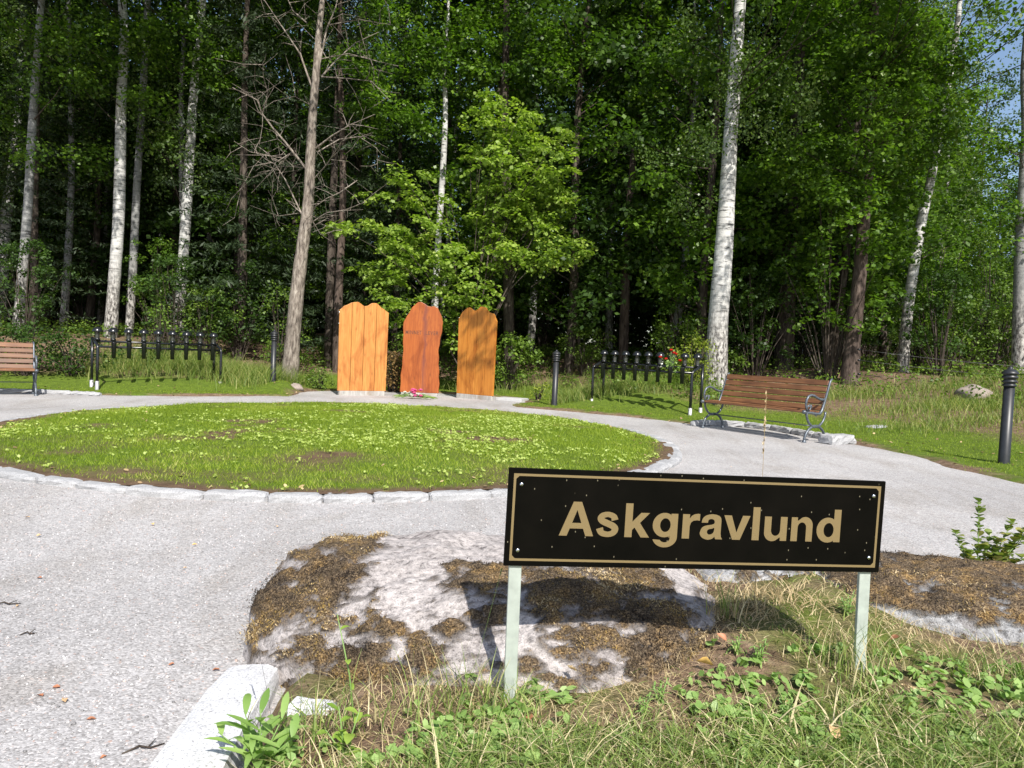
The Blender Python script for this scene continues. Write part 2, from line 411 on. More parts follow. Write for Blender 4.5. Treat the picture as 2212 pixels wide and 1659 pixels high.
M['birch_grey'] = m_birch('grey_birch_bark', 0.30, 0.06, True, 3.0, (1, 1, 0.98))

def m_bark(name, c0, c1, sc=14):
    m, nt, b = mat(name); v = coords(nt, (1, 1, 0.22))
    n1 = noise(nt, v, sc, 6, 0.7, 0.4); n2 = noise(nt, coords(nt), 1.1, 3)
    c = ramp(nt, n1, [(0.36, [x * 0.35 for x in c0]), (0.5, c0), (0.68, c1)])
    c = mixc(nt, 1.0, c, ramp(nt, n2, [(0.3, 0.75), (0.7, 1.15)]), 'MULTIPLY')
    lk(nt, c, b.inputs['Base Color']); b.inputs['Roughness'].default_value = 0.9; b.inputs['Specular IOR Level'].default_value = 0.15
    bump(nt, b, n1, 0.8, 0.03); return m
M['bark'] = m_bark('dark_bark', (0.07, 0.055, 0.045), (0.16, 0.135, 0.11))
M['pinebark'] = m_bark('red_brown_bark', (0.095, 0.070, 0.058), (0.17, 0.130, 0.108))
M['deadbark'] = m_bark('grey_dead_bark', (0.22, 0.185, 0.155), (0.42, 0.375, 0.32), 20)

def m_wood(name, c0, c1, c2, streak=None, seed=0.0, sc=1.0):
    m, nt, b = mat(name); v = coords(nt, (7 * sc, 7 * sc, 0.55))
    mp = nd(nt, 'ShaderNodeMapping'); mp.inputs['Location'].default_value = (seed, 0, seed); lk(nt, v, mp.inputs['Vector'])
    n1 = noise(nt, mp.outputs['Vector'], 3.2, 7, 0.62, 1.2)
    n2 = noise(nt, coords(nt, (60, 60, 2.2)), 1.6, 4, 0.6); n3 = noise(nt, coords(nt, (2, 2, 0.9)), 1.4, 4, 0.6, 0.6)
    c = ramp(nt, n1, [(0.25, c0), (0.5, c1), (0.75, c2)])
    c = mixc(nt, 1.0, c, ramp(nt, n2, [(0.3, 0.86), (0.7, 1.06)]), 'MULTIPLY')
    c = mixc(nt, 1.0, c, ramp(nt, n3, [(0.34, (0.66, 0.55, 0.46)), (0.5, (1, 1, 1)), (0.7, (1.05, 1.05, 1.0))]), 'MULTIPLY')
    vo = nd(nt, 'ShaderNodeTexVoronoi'); vo.inputs['Scale'].default_value = 1.0; flat2d(nt, vo, (4.0, 1, 1.3))
    c = mixc(nt, ramp(nt, vo.outputs['Distance'], [(0.0, .6), (0.04, .35), (0.07, .08), (.12, 0)]), c, [x * .35 for x in c0])
    if streak:
        sx = nd(nt, 'ShaderNodeSeparateXYZ'); lk(nt, coords(nt), sx.inputs[0])
        wob = nd(nt, 'ShaderNodeMath', operation='MULTIPLY_ADD'); lk(nt, n3, wob.inputs[0]); wob.inputs[1].default_value = 0.35; lk(nt, sx.outputs['X'], wob.inputs[2])
        s = ramp(nt, wob.outputs[0], [(0.0, 0), (0.17, 0.05), (0.235, 0.75), (0.30, 0.1), (1, 0)])
        c = mixc(nt, s, c, streak)
    lk(nt, c, b.inputs['Base Color']); b.inputs['Roughness'].default_value = 0.42; b.inputs['Specular IOR Level'].default_value = 0.4
    bump(nt, b, n2, 0.15, 0.003); return m
M['plank'] = m_wood('varnished_light_planks', (0.37, 0.135, 0.030), (0.50, 0.205, 0.052), (0.60, 0.29, 0.085))
M['plank2'] = m_wood('varnished_amber_planks', (0.34, 0.120, 0.018), (0.46, 0.175, 0.028), (0.55, 0.24, 0.045), None, 5.0)
M['slab'] = m_wood('varnished_red_slab', (0.23, 0.055, 0.012), (0.34, 0.088, 0.018), (0.43, 0.135, 0.028), (0.14, 0.04, 0.035), 2.0)
def m_slat():
    m, nt, b = mat('oiled_bench_wood'); v = coords(nt, (0.7, 14, 14))
    n1 = noise(nt, v, 2.5, 6, 0.6, 0.8); n3 = noise(nt, coords(nt), 3.0, 4)
    c = ramp(nt, n1, [(0.28, (0.075, 0.032, 0.016)), (0.5, (0.165, 0.071, 0.030)), (0.75, (0.29, 0.140, 0.060))])
    oi = nd(nt, 'ShaderNodeObjectInfo')
    c = mixc(nt, 1.0, c, ramp(nt, oi.outputs['Random'], [(0, 0.75), (1, 1.3)]), 'MULTIPLY')
    c = mixc(nt, 1.0, c, ramp(nt, n3, [(0.3, 0.75), (0.7, 1.15)]), 'MULTIPLY')
    lk(nt, c, b.inputs['Base Color']); b.inputs['Roughness'].default_value = 0.5; bump(nt, b, n1, 0.25, 0.004); return m
M['slat'] = m_slat()
M['iron'] = plain('grey_cast_iron', (0.10, 0.115, 0.135), 0.38, 0.35, 40, 0.35, 0.3)
M['blackmetal'] = plain('black_painted_metal', (0.012, 0.013, 0.015), 0.25, 0.0, 6, 0.2)
M['bollard'] = plain('black_cast_metal', (0.02, 0.021, 0.024), 0.42, 0.0, 12, 0.25, 0.1)
M['galv'] = plain('galvanised_steel', (0.50, 0.50, 0.50), 0.5, 0.6, 30, 0.15)
M['alu'] = plain('aluminium_post', (0.46, 0.51, 0.465), 0.5, 0.35, 22, 0.16, 0.1)
M['screw'] = plain('bright_screw', (0.75, 0.78, 0.82), 0.18, 1.0)
M['gold'] = plain('gold_sign_lettering', (0.185, 0.135, 0.060), 0.5, 0.0, 0, 0.1, 0, 0.4)
M['engrave'] = plain('burnt_engraving', (0.10, 0.035, 0.02), 0.6)
M['glass'] = plain('smoky_lamp_glass', (0.10, 0.11, 0.10), 0.12, 0.0)
M['glass'].node_tree.nodes['Principled BSDF'].inputs['Transmission Weight'].default_value = 0.5
M['concrete'] = plain('grey_concrete', (0.42, 0.42, 0.42), 0.9, 0.0, 12, 0.15, 0.3)
M['plinth'] = m_wood('weathered_plinth_timber', (0.26, 0.25, 0.23), (0.38, 0.37, 0.35), (0.48, 0.46, 0.43))
M['white_petal'] = plain('white_petals', (0.80, 0.80, 0.70), 0.6)
M['pink_petal'] = plain('pink_petals', (0.80, 0.16, 0.38), 0.6, 0, 60, 0.3)
M['red_petal'] = plain('red_petals', (0.70, 0.03, 0.025), 0.5)
M['stem'] = plain('green_stems', (0.16, 0.26, 0.07), 0.5)
M['wire'] = plain('fence_wire', (0.16, 0.16, 0.16), 0.4, 0.6)
M['leaf_yellow'] = plain('yellow_fallen_leaf', (0.72, 0.46, 0.14), 0.6, 0, 50, 0.2)
M['leaf_rust'] = plain('rust_fallen_leaf', (0.36, 0.15, 0.075), 0.6, 0, 50, 0.3)
M['leaf_tan'] = plain('tan_fallen_leaf', (0.55, 0.37, 0.20), 0.6, 0, 50, 0.25)

def m_sign():
    m, nt, b = mat('black_sign_laminate'); v = coords(nt)
    vo = nd(nt, 'ShaderNodeTexVoronoi'); vo.inputs['Scale'].default_value = 34; flat2d(nt, vo, (1, 1, 0.6))
    s = ramp(nt, vo.outputs['Distance'], [(0.0, 1), (0.03, 0.7), (0.06, 0)])
    sep = nd(nt, 'ShaderNodeSeparateColor'); lk(nt, vo.outputs['Color'], sep.inputs[0])
    g = ramp(nt, sep.outputs[0], [(0.72, 0), (0.78, 1)])
    mu = mixc(nt, 1.0, s, g, 'MULTIPLY')
    n = noise(nt, v, 8, 4)
    base = ramp(nt, n, [(0.3, (0.0025, 0.0025, 0.002)), (0.75, (0.005, 0.0045, 0.0035))])
    c = mixc(nt, mu, base, (0.20, 0.18, 0.12))
    lk(nt, c, b.inputs['Base Color']); b.inputs['Roughness'].default_value = 0.3; b.inputs['Specular IOR Level'].default_value = 0.06
    return m
M['sign'] = m_sign()

# ------------------------------------------------------------------ leaf / blade generators
def norml(a): return a / np.maximum(np.linalg.norm(a, axis=1, keepdims=True), 1e-9)

def leaves(P, N, D, size, ratio=0.42, rng=RNG, six=False):
    """flat leaves, one face each: P centre, N normal, D direction"""
    N = norml(N); D = norml(D - N * np.sum(D * N, 1, keepdims=True)); W = np.cross(N, D)
    s = size[:, None]; n = len(P)
    if six:
        V = np.stack([P - D * s * .5, P - D * s * .22 + W * s * ratio * .9, P + D * s * .18 + W * s * ratio * .85, P + D * s * .5,
                      P + D * s * .18 - W * s * ratio * .85, P - D * s * .22 - W * s * ratio * .9], 1).reshape(-1, 3)
        Fc = np.arange(n * 6).reshape(n, 6)
    else:
        V = np.stack([P - D * s * .5, P + W * s * ratio - D * s * 0.05, P + D * s * .5, P - W * s * ratio - D * s * 0.05], 1).reshape(-1, 3)
        Fc = np.arange(n * 4).reshape(n, 4)
    return V, Fc

def spray(C, per, rad, size, rng, upb=1.0, droop=0.25, out=None, szvar=0.35, chance=1.0):
    """leaf clusters round the centres C -> P,N,D,size,rnd"""
    n = len(C); rad = np.broadcast_to(np.asarray(rad, float), (n, 3))
    off = rng.normal(size=(n, per, 3)); off /= np.linalg.norm(off, axis=2, keepdims=True)
    off *= (rng.random((n, per, 1)) ** 0.45) * rad[:, None, :]
    sl = rng.normal(size=(n, 1, 2)) * 0.3
    off[..., 2] += (off[..., :2] * sl).sum(2) - droop * (off[..., 0] ** 2 + off[..., 1] ** 2) / np.maximum(rad[:, None, 0], .05)
    P = (C[:, None, :] + off).reshape(-1, 3); m = len(P)
    N = rng.normal(size=(m, 3)) * 0.55; N[:, 2] += upb
    N += (off / rad[:, None, :]).reshape(-1, 3) * 0.5
    D = rng.normal(size=(m, 3)); D += off.reshape(-1, 3) * 1.5
    S = size * (1 + szvar * (rng.random(m) * 2 - 1))
    cl = np.repeat(rng.random(n), per)
    r = np.clip(0.6 * rng.random(m) + 0.4 * cl, 0, 1)
    return P, N, D, S, r

def blades(P, H, W, lean, rng, seg=3, tipx=None, curl=1.0):
    """grass blades, seg quads each"""
    n = len(P); az = rng.random(n) * 2 * math.pi
    L = np.stack([np.cos(az), np.sin(az)], 1) * lean[:, None]
    if tipx is not None: L = L + tipx
    wa = rng.random(n) * 2 * math.pi; wd = np.stack([np.cos(wa), np.sin(wa), np.zeros(n)], 1)
    rows = []
    for k in range(seg + 1):
        t = k / seg
        c = P.copy(); c[:, :2] += L * (t ** 1.8) * H[:, None] * curl
        c[:, 2] += H * (t - 0.35 * np.minimum(lean, 1.3) * t ** 2.2)
        w = (W * (1 - t ** 1.6) * 0.5 + 0.0002)[:, None]
        rows.append(c - wd * w); rows.append(c + wd * w)
    V = np.stack(rows, 1).reshape(-1, 3); b = np.arange(n)[:, None] * (2 * (seg + 1))
    Fc = np.concatenate([b + np.array([[2 * k, 2 * k + 1, 2 * k + 3, 2 * k + 2]]) for k in range(seg)], 1).reshape(-1, 4)
    return V, Fc, seg

# ------------------------------------------------------------------ SETTING
def axis(lo, hi, step, far, far2):
    a = list(np.arange(lo, hi + 1e-6, step)); s = step; p = hi
    while p < far2: s *= 1.25; p += s; a.append(p)
    s = step; p = lo; pre = []
    while p > far: s *= 1.25; p -= s; pre.append(p)
    return np.array(pre[::-1] + a)

xs = axis(-13, 10, 0.085, -700, 700); ys = axis(0.9, 22, 0.085, -300, 900)
XX, YY = np.meshgrid(xs, ys); ZZ = height(XX, YY)
V = np.stack([XX.ravel(), YY.ravel(), ZZ.ravel()], 1); nx, ny = len(xs), len(ys)
I = (np.arange(ny - 1)[:, None] * nx + np.arange(nx - 1)[None, :]).ravel()
g = mesh_np('ground', V, np.stack([I, I + 1, I + nx + 1, I + nx], 1), None, True)
at_ = g.attributes.new('edge', 'FLOAT', 'POINT')
sdv = sdist(XX, YY); bankm = (YY.ravel() < 4.6)
at_.data.foreach_set('value', np.where(bankm, 0.15 + 0 * sdv, np.clip(sdv, -1, 9)).astype(np.float32))
tag(link('ground', g, M['ground']), kind='structure')

xs = np.arange(-15, 8.01, 0.1); ys = np.arange(-4, 18.6, 0.1)
XX, YY = np.meshgrid(xs, ys); nx, ny = len(xs), len(ys)
ZZ = 0.018 * fbm(XX, YY, 1.5, 31)
V = np.stack([XX.ravel(), YY.ravel(), ZZ.ravel()], 1)
I = (np.arange(ny - 1)[:, None] * nx + np.arange(nx - 1)[None, :]).ravel()
cx_, cy_ = V[I, 0] + .05, V[I, 1] + .05
keep = sdist(cx_, cy_) < 0.6; I = I[keep]
g = mesh_np('gravel_path', V, np.stack([I, I + 1, I + nx + 1, I + nx], 1), None, True)
tag(link('gravel_path', g, M['gravel']), kind='structure')

def lawn_z(x, y):
    q = np.sqrt(((x - LC[0]) / LRX) ** 2 + ((y - LC[1]) / LRY) ** 2)
    return 0.045 + 0.045 * sst(1 - q, 0.0, 0.6) + 0.02 * fbm(x, y, 0.6, 41)
def lawn_cover(x, y):
    """0 bare soil .. 1 dense grass"""
    q = np.sqrt(((x - LC[0]) / (LRX - .13)) ** 2 + ((y - LC[1]) / (LRY - .13)) ** 2)
    edge = sst(1 - q, 0.0, 0.075)
    near = sst(y, 6.0, 8.2) * 0.5 + 0.5
    nn = fbm(x, y, 0.75, 51) + 0.45 * fbm(x * 0.45, y, 0.35, 57)
    c = sst(nn, -0.62, -0.22) * near + (1 - near) * sst(nn, -0.25, 0.25)
    return np.clip(c, 0, 1) * np.where(y < LC[1], edge, np.maximum(edge, 0.75 * (q < 1)))
na, nr = 220, 60
aa, rr = np.meshgrid(np.linspace(0, 2 * math.pi, na, endpoint=False), np.linspace(0, 1, nr) ** 0.8)
LX = LC[0] + np.cos(aa) * (LRX - .06) * rr; LY = LC[1] + np.sin(aa) * (LRY - .06) * rr
LZ = lawn_z(LX, LY)
V = np.stack([LX.ravel(), LY.ravel(), LZ.ravel()], 1)
ii, jj = np.meshgrid(np.arange(nr - 1), np.arange(na), indexing='ij'); j2 = (jj + 1) % na
Fc = np.stack([ii * na + jj, (ii + 1) * na + jj, (ii + 1) * na + j2, ii * na + j2], 2).reshape(-1, 4)
g = mesh_np('round_lawn', V, Fc, None, True)
a_ = g.attributes.new('edge', 'FLOAT', 'POINT'); a_.data.foreach_set('value', np.clip(lawn_cover(LX, LY).ravel(), 0, 1).astype(np.float32))
tag(link('round_lawn', g, M['lawnsoil']), kind='structure')

# ------------------------------------------------------------------ GRASS (stuff)
def grass_obj(name, P, H, W, lean, m, label, seg=2, rnd=None, rng=RNG, z=True):
    if len(P) == 0: return
    V, Fc, k = blades(P, H, W, lean, rng, seg)
    if rnd is None: rnd = rng.random(len(P))
    o = link(name, mesh_np(name, V, Fc, np.repeat(rnd, k)), m)
    tag(o, label, 'grass', kind='stuff'); return o

# central lawn
n = 210000
x = LC[0] + (RNG.random(n) * 2 - 1) * (LRX - .12); y = LC[1] + (RNG.random(n) * 2 - 1) * (LRY - .12)
q = np.sqrt(((x - LC[0]) / (LRX - .12)) ** 2 + ((y - LC[1]) / (LRY - .12)) ** 2)
cov = lawn_cover(x, y); k = (q < 1) & (RNG.random(n) < cov * 0.97 + 0.03)
x, y = x[k], y[k]
H = (0.018 + 0.022 * RNG.random(len(x))) * (0.8 + 0.6 * (fbm(x, y, 0.5, 61) + .5))
hi = RNG.random(len(x)) < 0.012; H = np.where(hi, H * 2.2, H)
grass_obj('lawn_grass', np.stack([x, y, lawn_z(x, y) - 0.003], 1), H, np.full(len(x), 0.006), 0.3 + 0.5 * RNG.random(len(x)), M['lawn'],
          'short bright green grass covering the round lawn inside the stone kerb', 1, np.clip(RNG.random(len(x)) * 0.75 + 0.5 * fbm(x, y, 0.9, 66) + .12, 0, 1))
# clover and seedlings on the lawn
n = 9000
x = LC[0] + (RNG.random(n) * 2 - 1) * (LRX - .15); y = LC[1] + (RNG.random(n) * 2 - 1) * (LRY - .15)
q = np.sqrt(((x - LC[0]) / (LRX - .15)) ** 2 + ((y - LC[1]) / (LRY - .15)) ** 2)
dens = sst(fbm(x, y, 1.1, 71) + 0.25 * sst(x, -3.5, 0), -0.25, 0.7)
k = (q < 1) & (RNG.random(n) < dens); x, y = x[k], y[k]
P0 = np.stack([x, y, lawn_z(x, y) + 0.022], 1)
P, N, D, S, r = spray(P0, 6, (0.03, 0.03, 0.008), 0.026, RNG, 1.2, 0)
V, Fc = leaves(P, N, D, S, 0.42)
tag(link('clover', mesh_np('clover', V, Fc, r), M['clover']), 'pale green clover and seedlings sprouting through the round lawn', 'clover', kind='stuff')

# outer lawn strip (mown) and taller growth towards the wood
n = 330000
x = RNG.uniform(-12, 11, n); y = RNG.uniform(5.5, 20, n)
vis = (np.abs(x) < 0.74 * y + 0.6); x, y = x[vis], y[vis]
sd = sdist(x, y); nz = fbm(x, y, 0.8, 81)
wd_ = np.where(x > 3.2, 2.0, 0.0)
k = (sd > 0.10) & (sd < 1.7 + wd_ + nz * 0.8) & (RNG.random(len(x)) < sst(sd + 0.5 * nz, 0.12, 0.45) * sst(-(sd + 1.0 * nz), -1.9 - wd_, -1.1 - wd_ * .7) + 0.02)
xx, yy = x[k], y[k]
grass_obj('strip_grass', np.stack([xx, yy, height(xx, yy) - .004], 1), 0.018 + 0.022 * RNG.random(len(xx)), np.full(len(xx), 0.008), 0.3 + 0.5 * RNG.random(len(xx)), M['lawn'],
          'short green grass strip between the gravel ring and the wood', 1, RNG.random(len(xx)) * 0.8)
# tall grass
def tall_patch(cx, cy, rx, ry, n, h, seed):
    rng = np.random.default_rng(seed)
    a = rng.normal(size=(n, 2)) * 0.5; return cx + a[:, 0] * rx, cy + a[:, 1] * ry, h * (0.5 + 0.8 * rng.random(n))
tx, ty, th = [], [], []
for i, (cx_, cy_, rx_, ry_, n_, h_) in enumerate([(-6.3, 16.6, 2.4, 1.0, 9000, .5), (-8.2, 15.6, .8, .7, 800, .4), (-4.3, 17.2, 1.4, .8, 2600, .45), (2.2, 15.9, 2.2, .5, 4200, .30),
                                                  (4.9, 15.6, 1.2, .7, 1600, .28), (0.9, 16.4, 1.2, .7, 2200, .32), (8.6, 13.6, 2.2, 1.0, 3800, .22), (7.2, 12.0, 1.6, .8, 1500, .16), (9.5, 15.5, 3.0, .9, 1800, .3), (6.5, 16.0, 2.0, .7, 1500, .25), (1.5, 19, 5, 1.5, 1500, .4)]):
    a, b_, c_ = tall_patch(cx_, cy_, rx_, ry_, n_, h_, 100 + i); tx.append(a); ty.append(b_); th.append(c_)
tx, ty, th = map(np.concatenate, (tx, ty, th)); k = sdist(tx, ty) > 0.75; tx, ty, th = tx[k], ty[k], th[k]
grass_obj('meadow_grass', np.stack([tx, ty, height(tx, ty) - .01], 1), th, 0.007 + 0.006 * RNG.random(len(tx)), 0.25 + 0.6 * RNG.random(len(tx)), M['tall'],
          'tall uncut grass and weeds along the edge of the wood', 3)
# low herbs at the wood's edge
n = 16000
x = RNG.uniform(-14, 13, n); y = RNG.uniform(11, 27, n); sd = sdist(x, y); nz = fbm(x, y, 1.4, 91)
k = (sd > np.where(x > 4.5, 4.6, 1.9)) & (RNG.random(n) < np.where((x < -6) | (x > 4.5), .35, 1)) & (RNG.random(n) < sst(nz + 0.12 * (sd - 2), -0.1, 0.35)); x, y = x[k], y[k]
hh = 0.1 + 0.35 * RNG.random(len(x))
P, N, D, S, r = spray(np.stack([x, y, height(x, y) + hh * 0.7], 1), 9, (0.16, 0.16, 0.16), 0.065, RNG, 0.9, 0.1)
V, Fc = leaves(P, N, D, S, 0.38)
tag(link('undergrowth', mesh_np('undergrowth', V, Fc, r), M['bush']), 'low green herbs and bilberry covering the woodland floor', 'undergrowth', kind='stuff')
# leaf litter
n = 5200
x = RNG.uniform(-10, 9, n); y = RNG.uniform(4, 18, n); sd = sdist(x, y)
q = np.sqrt(((x - LC[0]) / (LRX - .12)) ** 2 + ((y - LC[1]) / (LRY - .12)) ** 2)
k = ((sd > 0.05) & (sd < 3) & (y > 4.6) & (RNG.random(n) < np.exp(-sd / 0.35) * 1.0 + 0.22)) | ((q < 1) & (RNG.random(n) < 0.09 + 0.9 * (q > 0.9)))
x, y = x[k], y[k]; ins = np.sqrt(((x - LC[0]) / LRX) ** 2 + ((y - LC[1]) / LRY) ** 2) < 1
z = np.where(ins, lawn_z(x, y), height(x, y)) + 0.012
P = np.stack([x, y, z], 1); N = RNG.normal(size=(len(x), 3)) * .35; N[:, 2] += 1
V, Fc = leaves(P, N, RNG.normal(size=(len(x), 3)), 0.02 + 0.035 * RNG.random(len(x)), 0.36, six=True)
tag(link('leaf_litter', mesh_np('leaf_litter', V, Fc, RNG.random(len(x))), M['litter']), 'dry brown leaf litter strewn along the grass edges', 'leaf litter', kind='stuff')

# foreground bank grass
n = 120000
x = RNG.uniform(-0.62, 2.6, n); y = RNG.uniform(1.25, 3.3, n)
nz = fbm(x, y, 0.5, 101); green = sst(nz + 1.1 * (2.02 + 0.16 * sst(x, 0.6, 1.4) - y) , -0.15, 0.45)
sdb = sdist(x, y)
k = (sdb > 0.03) & (RNG.random(n) < 0.05 + 0.95 * green); x, y, green = x[k], y[k], green[k]
H = (0.025 + 0.065 * RNG.random(len(x)) ** 1.5) * (0.65 + 0.6 * green)
hi = RNG.random(len(x)) < 0.05; H = np.where(hi, H * 1.9, H)
rr_ = np.where(RNG.random(len(x)) < 0.22 + 0.30 * (1 - green), 0.7 + 0.3 * RNG.random(len(x)), 0.64 * RNG.random(len(x)))
grass_obj('bank_grass', np.stack([x, y, height(x, y) - .006], 1), H, 0.0024 + 0.0036 * RNG.random(len(x)), 0.4 + 1.0 * RNG.random(len(x)), M['blade'],
          'mixed green and straw coloured grass on the bank in front of the sign', 4, rr_)
# low broad-leaved weeds among the grass
n = 1700
x = RNG.uniform(-0.55, 2.4, n); y = RNG.uniform(1.35, 2.25, n); nz = fbm(x, y, .33, 121)
k = (sdist(x, y) > 0.05) & (RNG.random(n) < sst(nz, -.1, .3)); x, y = x[k], y[k]
P, N, D, S, r = spray(np.stack([x, y, height(x, y) + .022], 1), 6, (0.022, 0.022, 0.014), 0.026, RNG, 1.0, 0)
V, Fc = leaves(P, N, D, S, 0.34, six=True)
tag(link('bank_weeds', mesh_np('bank_weeds', V, Fc, r), M['weed']), 'small leafy ground weeds woven through the grass bank', 'weeds', kind='stuff')
# dry thatch
n = 34000
x = RNG.uniform(-0.5, 2.6, n); y = RNG.uniform(1.4, 3.1, n)
k = (sdist(x, y) > 0.04) & (RNG.random(n) < 0.45 + 0.9 * (fbm(x, y, .4, 111))); x, y = x[k], y[k]
grass_obj('dry_thatch', np.stack([x, y, height(x, y) + .001], 1), (0.012 + 0.05 * RNG.random(len(x)) ** 1.5), 0.0012 + 0.0015 * RNG.random(len(x)), 1.2 + 1.2 * RNG.random(len(x)), M['straw'],
          'dry straw thatch lying on the soil beneath the sign', 3)

# loose stones on top of the gravel near the camera
n = 15000
x = RNG.uniform(-3.6, 0.6, n); y = RNG.uniform(1.3, 5.6, n); k = (sdist(x, y) < -.02) & (((x - LC[0]) / LRX) ** 2 + ((y - LC[1]) / LRY) ** 2 > 1); x, y = x[k], y[k]; n = len(x)
sz = (0.0022 + 0.0048 * RNG.random(n) ** 3)[:, None, None]
oc = np.array([[1, 0, 0], [0, 1, 0], [-1, 0, 0], [0, -1, 0], [0, 0, .7], [0, 0, -.7]])[None] * (0.7 + .6 * RNG.random((n, 6, 1)))
V = oc * sz; a = RNG.random(n) * 6.28; ca, sa = np.cos(a)[:, None], np.sin(a)[:, None]
V = np.stack([V[..., 0] * ca - V[..., 1] * sa, V[..., 0] * sa + V[..., 1] * ca, V[..., 2]], 2) + np.stack([x, y, 0.018 * fbm(x, y, 1.5, 31) + .0012], 1)[:, None, :]
tri = np.array([[0, 1, 4], [1, 2, 4], [2, 3, 4], [3, 0, 4], [1, 0, 5], [2, 1, 5], [3, 2, 5], [0, 3, 5]])
Fc = (np.arange(n)[:, None, None] * 6 + tri[None]).reshape(-1, 3)
m_, nt_, b_ = mat('loose_stone'); a_ = nd(nt_, 'ShaderNodeAttribute'); a_.attribute_name = 'rnd'
lk(nt_, ramp(nt_, a_.outputs['Fac'], [(0, (.17, .165, .165)), (.45, (.38, .37, .37)), (.8, (.58, .57, .57)), (1, (.46, .33, .28))]), b_.inputs['Base Color']); b_.inputs['Roughness'].default_value = .85
tag(link('loose_stones', mesh_np('loose_stones', V.reshape(-1, 3), Fc, np.repeat(RNG.random(n), 8)), m_), 'loose grey and pinkish grit on top of the near gravel', 'grit', kind='stuff')

# ------------------------------------------------------------------ KERB STONES
def stone_mesh(L, Wd, Hh, seed, rough=0.012):
    rng = np.random.default_rng(seed); nx_, ny_, nz_ = 8, 4, 3
    mb = MB(); import itertools
    idx = {}; vs = []
    def vid(i, j, k_):
        if (i, j, k_) in idx: return idx[(i, j, k_)]
        p = np.array([(i / nx_ - .5) * L, (j / ny_ - .5) * Wd, (k_ / nz_) * Hh])
        e = (i in (0, nx_)) + (j in (0, ny_)) + (k_ == nz_)
        if e >= 2:
            sh = 0.010 * (e - 1)
            p[0] -= math.copysign(sh, p[0]) if i in (0, nx_) else 0
            p[1] -= math.copysign(sh, p[1]) if j in (0, ny_) else 0
            if k_ == nz_: p[2] -= sh * 0.8
        p += rng.normal(size=3) * rough * (0.35, 0.6, 0.45)
        idx[(i, j, k_)] = len(vs); vs.append(Vector(p)); return idx[(i, j, k_)]
    fs = []
    for i in range(nx_):
        for j in range(ny_): fs.append((vid(i, j, nz_), vid(i + 1, j, nz_), vid(i + 1, j + 1, nz_), vid(i, j + 1, nz_)))
        for k_ in range(nz_):
            fs.append((vid(i, 0, k_), vid(i + 1, 0, k_), vid(i + 1, 0, k_ + 1), vid(i, 0, k_ + 1)))
            fs.append((vid(i + 1, ny_, k_), vid(i, ny_, k_), vid(i, ny_, k_ + 1), vid(i + 1, ny_, k_ + 1)))
    for j in range(ny_):
        for k_ in range(nz_):
            fs.append((vid(0, j + 1, k_), vid(0, j, k_), vid(0, j, k_ + 1), vid(0, j + 1, k_ + 1)))
            fs.append((vid(nx_, j, k_), vid(nx_, j + 1, k_), vid(nx_, j + 1, k_ + 1), vid(nx_, j, k_ + 1)))
    mb.add(vs, fs, True); m = mb.mesh('kerb_stone'); m.polygons.foreach_set('use_smooth', [False] * len(m.polygons)); m.materials.append(M['kerb']); return m

ang = 0.0; kk = 0
rng = random.Random(5)
while ang < 2 * math.pi - 0.03:
    L = rng.uniform(0.34, 0.56)
    sp = math.hypot(LRX * math.sin(ang), LRY * math.cos(ang))
    da = L / sp; am = ang + da / 2
    if ang + da > 2 * math.pi: break
    x = LC[0] + math.cos(am) * (LRX - .055); y = LC[1] + math.sin(am) * (LRY - .055)
    th_ = math.atan2(LRY * math.cos(am), -LRX * math.sin(am))
    right_side = (-0.75 < math.sin(am) < 0.3 and math.cos(am) > 0.6)
    wd = rng.uniform(0.11, 0.15) + (0.05 if right_side else 0)
    o = link('kerb_stone', stone_mesh(L - 0.004, wd, 0.062 + rng.uniform(-.005, .006), kk, .005), M['kerb'])
    o.location = (x, y, -0.012); o.rotation_euler = (rng.uniform(-.05, .05), rng.uniform(-.02, .02), th_ + rng.uniform(-.04, .04))
    front = math.sin(am) < -0.25
    tag(o, 'rough pale granite kerb stone in the ring around the round lawn', 'kerb stone', 'granite kerb stones ringing the round lawn')
    ang += da; kk += 1
KP = [(3.0, 12.2), (3.45, 12.52), (3.95, 12.42), (4.25, 12.0), (4.42, 11.55), (4.58, 11.1), (4.74, 10.72)]
for i in range(len(KP) - 1):
    a, b_ = Vector(KP[i]), Vector(KP[i + 1]); c = (a + b_) / 2; d = b_ - a
    o = link('kerb_stone', stone_mesh(d.length - .01, 0.12, 0.085, 300 + i), M['kerb']); o.location = (c.x, c.y, 0); o.rotation_euler = (0, 0, math.atan2(d.y, d.x))
    tag(o, 'granite kerb stone in the edging behind the bench by the birch', 'kerb stone', 'kerb stones edging the bench pad')
o = link('granite_block', stone_mesh(0.52, 0.24, 0.125, 401, .014), M['kerb']); o.location = (4.62, 10.42, 0); o.rotation_euler = (0, 0, R(28))
tag(o, 'square cut granite block under the end of the bench by the birch', 'granite block')
for i, (a, b_) in enumerate([((-9.5, 12.45), (-9.0, 12.8)), ((-9.0, 12.8), (-8.4, 13.05)), ((-8.4, 13.05), (-7.75, 13.05)), ((-7.75, 13.05), (-7.2, 12.95))]):
    a, b_ = Vector(a), Vector(b_); c = (a + b_) / 2; d = b_ - a
    o = link('kerb_stone', stone_mesh(d.length - .01, 0.12, 0.06, 320 + i), M['kerb']); o.location = (c.x, c.y, 0); o.rotation_euler = (0, 0, math.atan2(d.y, d.x))
    tag(o, 'low granite kerb stone in the edging behind the bench cut by the picture edge', 'kerb stone', 'kerb stones edging the far bench pad')

